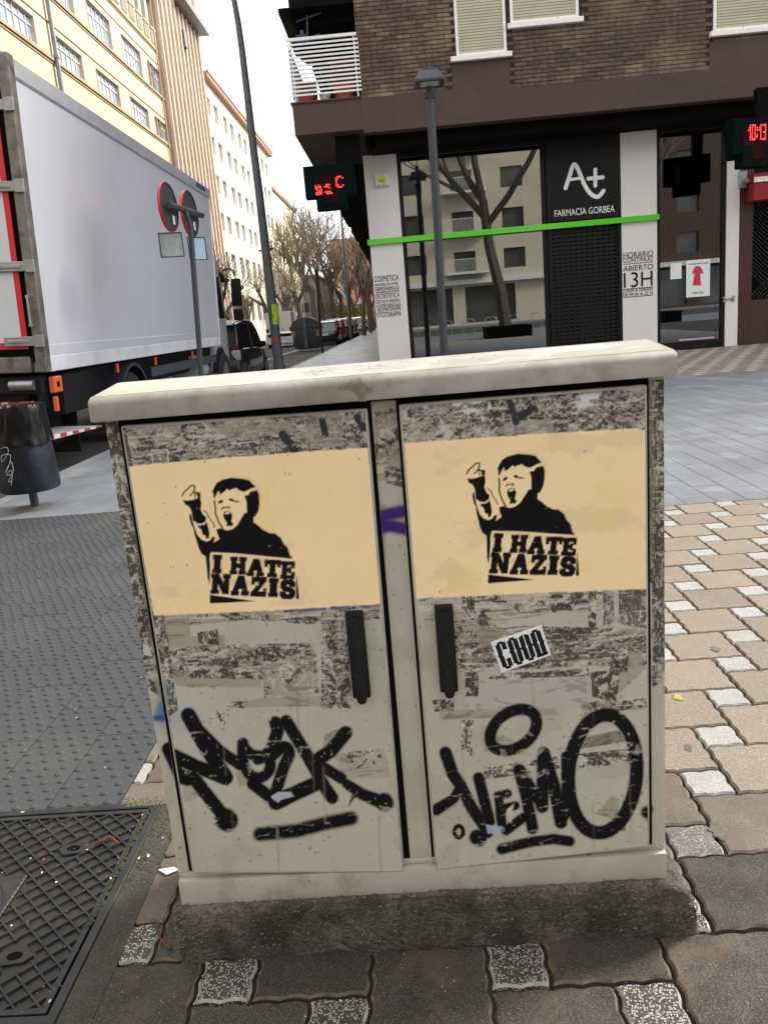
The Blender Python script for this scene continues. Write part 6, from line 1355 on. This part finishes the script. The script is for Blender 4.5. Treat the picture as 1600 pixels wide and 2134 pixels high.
# far lamp posts
fl = pole('far_street_lamp', 'thin tall lamp post far down the pavement by the parked cars', 'street lamp', -3.72, 60, [(-3.72, 60, 0), (-3.69, 60, 4.5), (-3.62, 60, 9.3)], [.14, .10, .06], 8)
b = MB(); b.box(-4.6, -3.6, 59.9, 60.1, 9.25, 9.4); part('luminaire', b, MT['postgrey'], fl)
bp = pole('black_post', 'slim black post standing on the kerb before the waste container', 'post', -3.42, 34.2, [(-3.42, 34.2, 0), (-3.40, 34.2, 1.9), (-3.32, 34.2, 3.35)], [.045, .05, .05], 8, 'black')
b = MB(); b.box(-3.42, -3.29, 34.15, 34.25, 2.2, 3.45); part('upper_sleeve', b, MT['black'], bp, bevel=.02)
ts = thing('warning_sign', 'small triangular warning sign beside a tree trunk far along the pavement', 'sign', (-3.3, 70, 0)); b = MB(); b.cyl((-3.3, 70, 0), (-3.3, 70, 3.2), .035, n=6); part('post', b, MT['postgrey'], ts)
b = MB(); b.prism([(-3.75, 2.5), (-2.85, 2.5), (-3.3, 3.3)], 1, 69.93, 69.96); part('plate', b, MT['red'], ts); b = MB(); b.prism([(-3.62, 2.57), (-2.98, 2.57), (-3.3, 3.14)], 1, 69.91, 69.929); part('face', b, MT['whitet'], ts)
# traffic sign pair seen from behind
SX, SY = -2.50, 8.95; pp = at(397, 470, 1, SY); SX = pp[0]; pb = at(412, 790, 1, SY); pz = at(378, 438, 1, SY)[2]
sg = thing('traffic_sign_pair', 'two round traffic signs on one grey pole seen from behind, small square plates below', 'traffic sign', (SX, SY, 0))
b = MB(); b.tube([(pb[0]+.01, SY, 0), (SX, SY, pp[2]), (at(385, 437, 1, SY)[0], SY, pz+.02)], .033, 12); part('pole', b, MT['dkgrey'], sg, smooth=True)
th = math.radians(6); dv = Vector((math.sin(th), math.cos(th), 0)); nv = Vector((-math.cos(th), math.sin(th), 0)); tc = Vector((at(385, 437, 1, SY)[0], SY, pz))
b = MB(); b.cyl(tc-dv*.50, tc+dv*.62, .036, n=12); part('crossbar', b, MT['dkgrey'], sg, smooth=True)
def disc(c, r, nm='sign_disc'):
    up = Vector((0, 0, 1)); n = 36
    b = MB(); P = lambda rr, d: [tuple(c+nv*d+dv*rr*math.cos(2*PI*k/n)+up*rr*math.sin(2*PI*k/n)) for k in range(n)]
    b.add(P(r, 0)+P(r, .02)+P(r*.93, 0)+P(r*.93, .01), [(k, (k+1) % n, n+(k+1) % n, n+k) for k in range(n)]+[(k, (k+1) % n, 2*n+(k+1) % n, 2*n+k) for k in range(n)]+[(2*n+k, 2*n+(k+1) % n, 3*n+(k+1) % n, 3*n+k) for k in range(n)]+[tuple(range(3*n, 4*n))]); d_ = part(nm, b, MT['dkgrey'], sg)
    b = MB(); b.add(P(r*1.005, .0)+P(r*1.005, .035)+P(r*.99, .036), [(k, (k+1) % n, n+(k+1) % n, n+k) for k in range(n)]+[tuple(range(2*n, 3*n))]); part('red_rim', b, MT['red'], d_)
    q = c+dv*.07-nv*.003-up*.14; b = MB(); b.add([tuple(q+dv*a+up*e-nv*.002) for a, e in ((-.035, -.05), (.035, -.05), (.035, .05), (-.035, .05))], [(0, 1, 2, 3)]); part('white_label', b, MT['whitet'], d_)
    return d_
c1_ = tc-dv*.34+nv*.055; c2_ = tc+dv*.36+nv*.055; disc(c1_, .275); disc(c2_, .275)
for c_, mm_, lb in ((tc-dv*.34+nv*.10-Vector((0, 0, .42)), mat('grey green plate', (.30,.33,.31), .5, var=.2, vs=14), 'square plate with stickers'), (tc+dv*.36+nv*.03-Vector((0, 0, .42)), mat('pale blue plate', (.38,.52,.60), .5), 'pale blue square plate')):
    up = Vector((0, 0, 1)); du = (dv*.55-nv*.80).normalized() if lb[0] == 's' else (dv*.8-nv*.5).normalized()
    b = MB(); b.add([tuple(c_+du*a+up*e) for a, e in ((-.13, -.13), (.13, -.13), (.13, .13), (-.13, .13))]+[tuple(c_+du*a+up*e+nv*.01) for a, e in ((-.13, -.13), (.13, -.13), (.13, .13), (-.13, .13))], [(0,1,2,3), (7,6,5,4), (0,4,5,1), (1,5,6,2), (2,6,7,3), (3,7,4,0)]); pl_ = part('small_plate', b, mm_, sg, label=lb)
    b = MB(); R_ = [(-.135, -.135), (.135, -.135), (.135, .135), (-.135, .135), (-.135, -.135)]; b.tube([tuple(c_+du*a+up*e-nv*.004) for a, e in R_], .009, 4); part('plate_edge', b, MT['black'], pl_)
# ---------------------------------------------------------------- litter bin
bx_, by_ = -2.955, 4.83
bn = thing('litter_bin', 'black round litter bin on a short post, black bag over its rim, white scribble', 'litter bin', (bx_, by_, 0))
b = MB(); b.lathe([(.205, .150), (.222, .160), (.228, .19), (.213, .50), (.206, .62)], (bx_-.008, by_, 0), 32); shell = part('shell', b, MT['binplastic'], bn, smooth=True)
b = MB(); b.cyl((bx_, by_, 0), (bx_, by_, .17), .032, n=12); part('post', b, MT['dkgrey'], bn, smooth=True); b = MB(); b.lathe([(.15, 0), (.145, .008), (.05, .014), (.0, .015)], (bx_, by_, 0), 24); part('foot', b, mat('cement foot', (.12,.115,.105), .9, bump=.3), bn, smooth=True)
b = MB(); n = 160; rows_ = []
for j, (r, z) in enumerate([(.229, .52), (.227, .545), (.224, .575), (.221, .61), (.218, .645), (.215, .68), (.212, .715), (.209, .75), (.206, .79), (.200, .815), (.188, .812), (.180, .78), (.175, .70), (.10, .66), (.01, .65)]):
    ring = []
    for k in range(n):
        t = 2*PI*k/n; f = .0 if j > 12 else 1; w1 = .011*mn.noise(Vector((math.cos(t)*5+math.sin(j*.7)*.5, math.sin(t)*5, z*9)))+.007*mn.noise(Vector((math.cos(t)*14, math.sin(t)*14+j*.4, z*22)))
        zz = z+(.010*math.sin(t*5+1)+.004*math.sin(t*17) if j == 0 else .007*math.sin(t*11+j) if j < 7 and False else 0)+(.004*math.sin(t*19) if j in (9, 10) else 0)
        ring.append((bx_-.008+(r+w1*f)*math.cos(t), by_+(r+w1*f)*math.sin(t), zz))
    rows_.append(ring)
vs = [p for r in rows_ for p in r]; b.add(vs, [(i*n+k, i*n+(k+1) % n, (i+1)*n+(k+1) % n, (i+1)*n+k) for i in range(len(rows_)-1) for k in range(n)]); part('bag', b, MT['binbag'], bn, smooth=1.2)
def onbin(px_, py_, r=.232):
    d = FW+RT*(px_-800)/FPX-UP*(py_-1067)/FPX; cx, cy = bx_-.008, by_; ox, oy = CAM[0]-cx, CAM[1]-cy
    A_ = d[0]**2+d[1]**2; B_ = 2*(ox*d[0]+oy*d[1]); C_ = ox*ox+oy*oy-r*r; D_ = B_*B_-4*A_*C_
    if D_ < 0: D_ = 0
    return CAM+d*((-B_-math.sqrt(D_))/(2*A_))
scr = [(2, 935), (14, 932), (18, 942), (6, 962), (4, 950), (22, 948), (20, 968), (12, 985), (24, 962), (28, 985), (14, 990), (24, 980), (26, 1000), (18, 1004), (26, 990), (24, 1012)]
b = MB(); b.tube([tuple(onbin(*q)) for q in curve(scr, 4)], .0016, 4); part('white_scribble', b, MT['whitet'], bn)

# ---------------------------------------------------------------- trees
def tree_mesh(seed, h, trunk_r, mode):
    R_ = random.Random(seed); wood, tw_ = MB(), MB()
    def grow(p, d, L, r, lev):
        n = 3 if lev < 3 else 2; pts = [p]; q = p; dd = d.copy()
        for k in range(n):
            dd = (dd+Vector((R_.uniform(-1, 1), R_.uniform(-1, 1), R_.uniform(-.3, .7)))*(.10+.05*lev)).normalized(); q = q+dd*L/n; pts.append(q)
        (wood if lev < 3 else tw_).tube(pts, [r*(1-.35*k/n) for k in range(n+1)], 6 if lev < 2 else (4 if lev < 3 else 3))
        if lev >= (5 if mode == 'full' else 3): return
        if mode == 'pollard' and lev == 1:
            for k in range(R_.randint(14, 20)):
                a = Vector((R_.uniform(-1, 1), R_.uniform(-1, 1), R_.uniform(.1, 1.6))).normalized(); grow(q, a, h*R_.uniform(.22, .42), r*.16, 3)
            wood.lathe([(r*.5, -r), (r*1.6, -r*.3), (r*1.5, r*.8), (r*.3, r*1.4)], tuple(q), 7); return
        nb = {0: R_.randint(3, 5), 1: R_.randint(3, 4), 2: R_.randint(3, 5), 3: R_.randint(3, 4), 4: R_.randint(2, 4)}[lev]
        for k in range(nb):
            t = R_.uniform(.45, 1) if lev else R_.uniform(.75, 1); bp_ = pts[min(int(t*n), n-1)].lerp(pts[min(int(t*n)+1, n)], t*n % 1 if t < 1 else 1)
            a = Vector((R_.uniform(-1, 1), R_.uniform(-1, 1), R_.uniform(-.1, .6)))*(.75)+dd*.75; a.normalize(); grow(bp_ if k else q, a, L*R_.uniform(.55, .82), r*.55, lev+1)
    grow(Vector((0, 0, 0)), Vector((0, 0, 1)), h*(.34 if mode == 'full' else .42), trunk_r, 0)
    return mesh_from('trunk', wood, MT['bark'], smooth=True), mesh_from('crown', tw_, MT['twig'])
TMs = [tree_mesh(s, h, r, m_) for s, h, r, m_ in ((3, 9, .24, 'full'), (11, 8.5, .26, 'full'), (23, 6.5, .24, 'pollard'), (31, 6, .22, 'pollard'), (47, 10, .2, 'full'), (59, 17, .30, 'full'))]
def tree(k, x, y, s, rz, lab, grp=None, z=0):
    t = thing('bare_tree', lab, 'tree', (x, y, z), rz, grp); t.scale = (s, s, s); single('trunk', TMs[k][0], t); single('crown', TMs[k][1], t); return t
tree(2, -12.2, 58, 1.0, .5, 'pollarded tree with knobbly heads beside the truck mirror'); tree(3, -12.0, 53, 1.1, 2.2, 'pollarded tree half hidden by the truck cab')
tree(3, -12.0, 64, .72, 1.2, 'thin young tree before the pale office building'); tree(2, -11.8, 74, 1.2, 2.0, 'stout pollarded tree just left of the tall lamp post base'); tree(2, -11.6, 82, 1.2, 4.1, 'stout pollarded tree right of the tall lamp post')
tree(0, -10.6, 88, 1.5, .3, 'broad bare tree rising behind the white van'); tree(1, -10.2, 98, 1.8, 2.9, 'tallest bare tree in the middle of the street view'); tree(3, -11.2, 86, 1.3, 5.0, 'thick trunked pollard behind the white van')
FTL = ['nearest of the left row', 'second of the left row', 'third of the left row', 'farthest of the left row', 'above the black parked cars', 'nearest on the right side', 'second on the right side', 'farthest of all in the middle', 'last on the right side']
for i, (k, x, y, s, rz) in enumerate(((4, -10.5, 112, 2.0, 1), (0, -10, 124, 2.0, 2), (1, -9.6, 136, 1.9, 3), (4, -9, 150, 1.7, 5), (0, -7.6, 140, 1.4, .5), (1, -4.4, 128, 1.1, 4), (4, -4.2, 140, 1.2, 3), (0, -8.0, 170, 1.3, 2), (1, -4.0, 165, 1.2, 1.0))):
    tree(k, x, y, s, rz, 'bare tree in the brown tangle closing the street, '+FTL[i], 'far bare trees')
tree(4, -3.0, 66, .95, 3.5, 'slender leaning tree nearest to the pharmacy building on the pavement'); tree(4, -2.9, 78, 1.0, 5.5, 'bare tree behind the slender leaning one on the right pavement'); tree(0, -3.1, 92, 1.0, 1.5, 'dark trunked tree by the warning sign on the right pavement')
b = MB()
for k in range(1500):
    y = NR.uniform(130, 170); a = Vector((-9.5+NR.normal(0, 2.2), y, 2+abs(NR.normal(0, 1.2)))); s = .25; b.add([a, a+Vector((s, 0, s*.4)), a+Vector((s*.3, 0, s))], [(0, 1, 2)])
tag(part('far_bushes', b, MT['leafy'], None, kind='stuff'), 'yellow green bushes low behind the far parked cars', 'bushes')
# ---------------------------------------------------------------- the side of the square behind the photographer (seen in the shop glass)
OY_ = -31.5
def oblock(x0, x1, h, wallm, lab, shopz=3.4, pitch=3.9, bal=True):
    t = thing('opposite_building', lab, 'building', ((x0+x1)/2, OY_-5, 0)); wn = []
    z = shopz+.9
    while z < h-2:
        x = x0+1.0
        while x < x1-2.2: wn.append((x, x+1.7, z, z+1.5)); x += pitch
        z += 3.0
    for k in range(int((x1-x0)/5)): wn.append((x0+.6+5*k, x0+4.6+5*k, .3, shopz-.3))
    PO = lambda u, z_, d: (u, OY_-d, z_)
    b = MB(); wall_cells(b, x0, x1, 0, h, wn, PO, .3); b.box(x0, x1, OY_-10, OY_-.6, 0, h); part('wall', b, wallm, t)
    for (a, c, z0, z1) in wn:
        b = MB(); b.box(a, c, OY_-.32, OY_-.28, z0, z1); part('window', b, MT['paned'], t)
    b = MB(); b.box(x0, x1, OY_, OY_+.5, shopz-.1, shopz+.25); b.box(x0, x1, OY_, OY_+.3, h-.3, h); part('cornice', b, MT['frame'], t)
    if bal:
        z = shopz+.8
        while z < h-2:
            x = x0+4.2
            while x < x1-4: 
                b = MB(); b.box(x, x+3.4, OY_, OY_+1.0, z-.15, z); [b.box(x+i*.14, x+i*.14+.03, OY_+.95, OY_+.98, z, z+.95) for i in range(25)]; b.box(x, x+3.4, OY_+.94, OY_+.99, z+.95, z+1.0); part('balcony', b, MT['frame'], t); x += pitch*2
            z += 3.0
    return t
oblock(-26, -.5, 17, MT['creamd'], 'cream building across the avenue behind the photographer'); oblock(-.3, 13, 19, MT['cream'], 'cream apartment building with balconies facing the pharmacy')
oblock(13.2, 46, 18, MT['brickfar'], 'brown brick building across the avenue', bal=False); oblock(-60, -26.4, 15, MT['brickfar'], 'brick building at the far left behind the photographer', bal=False)
def plane_tree(x, y, rz, lab):
    t = tree(5, x, y, 1.0, rz, lab); b = MB(); b.box(x-.95, x+.95, y-.95, y+.95, 0, .48); b.box(x-.85, x+.85, y-.85, y+.85, .48, .49); tag(part('planter_box', b, MT['blackmatt'], None, bevel=.02), 'dark square planter round the tree, '+lab.split(',')[-1].strip(), 'planter')
plane_tree(4.6, 1.0+-1.6, 1.0, 'bare plane tree in a planter, right of the cabinet'); plane_tree(11.5, -2.5, 2.4, 'bare plane tree in a planter, further to the right'); plane_tree(-4.5, -9, 4, 'bare plane tree in a planter, behind the photographer')
for k in range(7):
    x = 1.0+k*1.25; b = MB(); b.tube([(x, -11, 0), (x, -11, .7), (x+.1, -11, .8), (x+.5, -11, .8), (x+.6, -11, .7), (x+.6, -11, 0)], .025, 6); tag(part('bicycle_rack', b, MT['steel'], None), 'steel hoop bicycle rack at the edge of the avenue, '+['first from the left', 'second from the left', 'third from the left', 'middle one', 'third from the right', 'second from the right', 'last on the right'][k], 'bicycle rack', 'bicycle racks by the avenue')
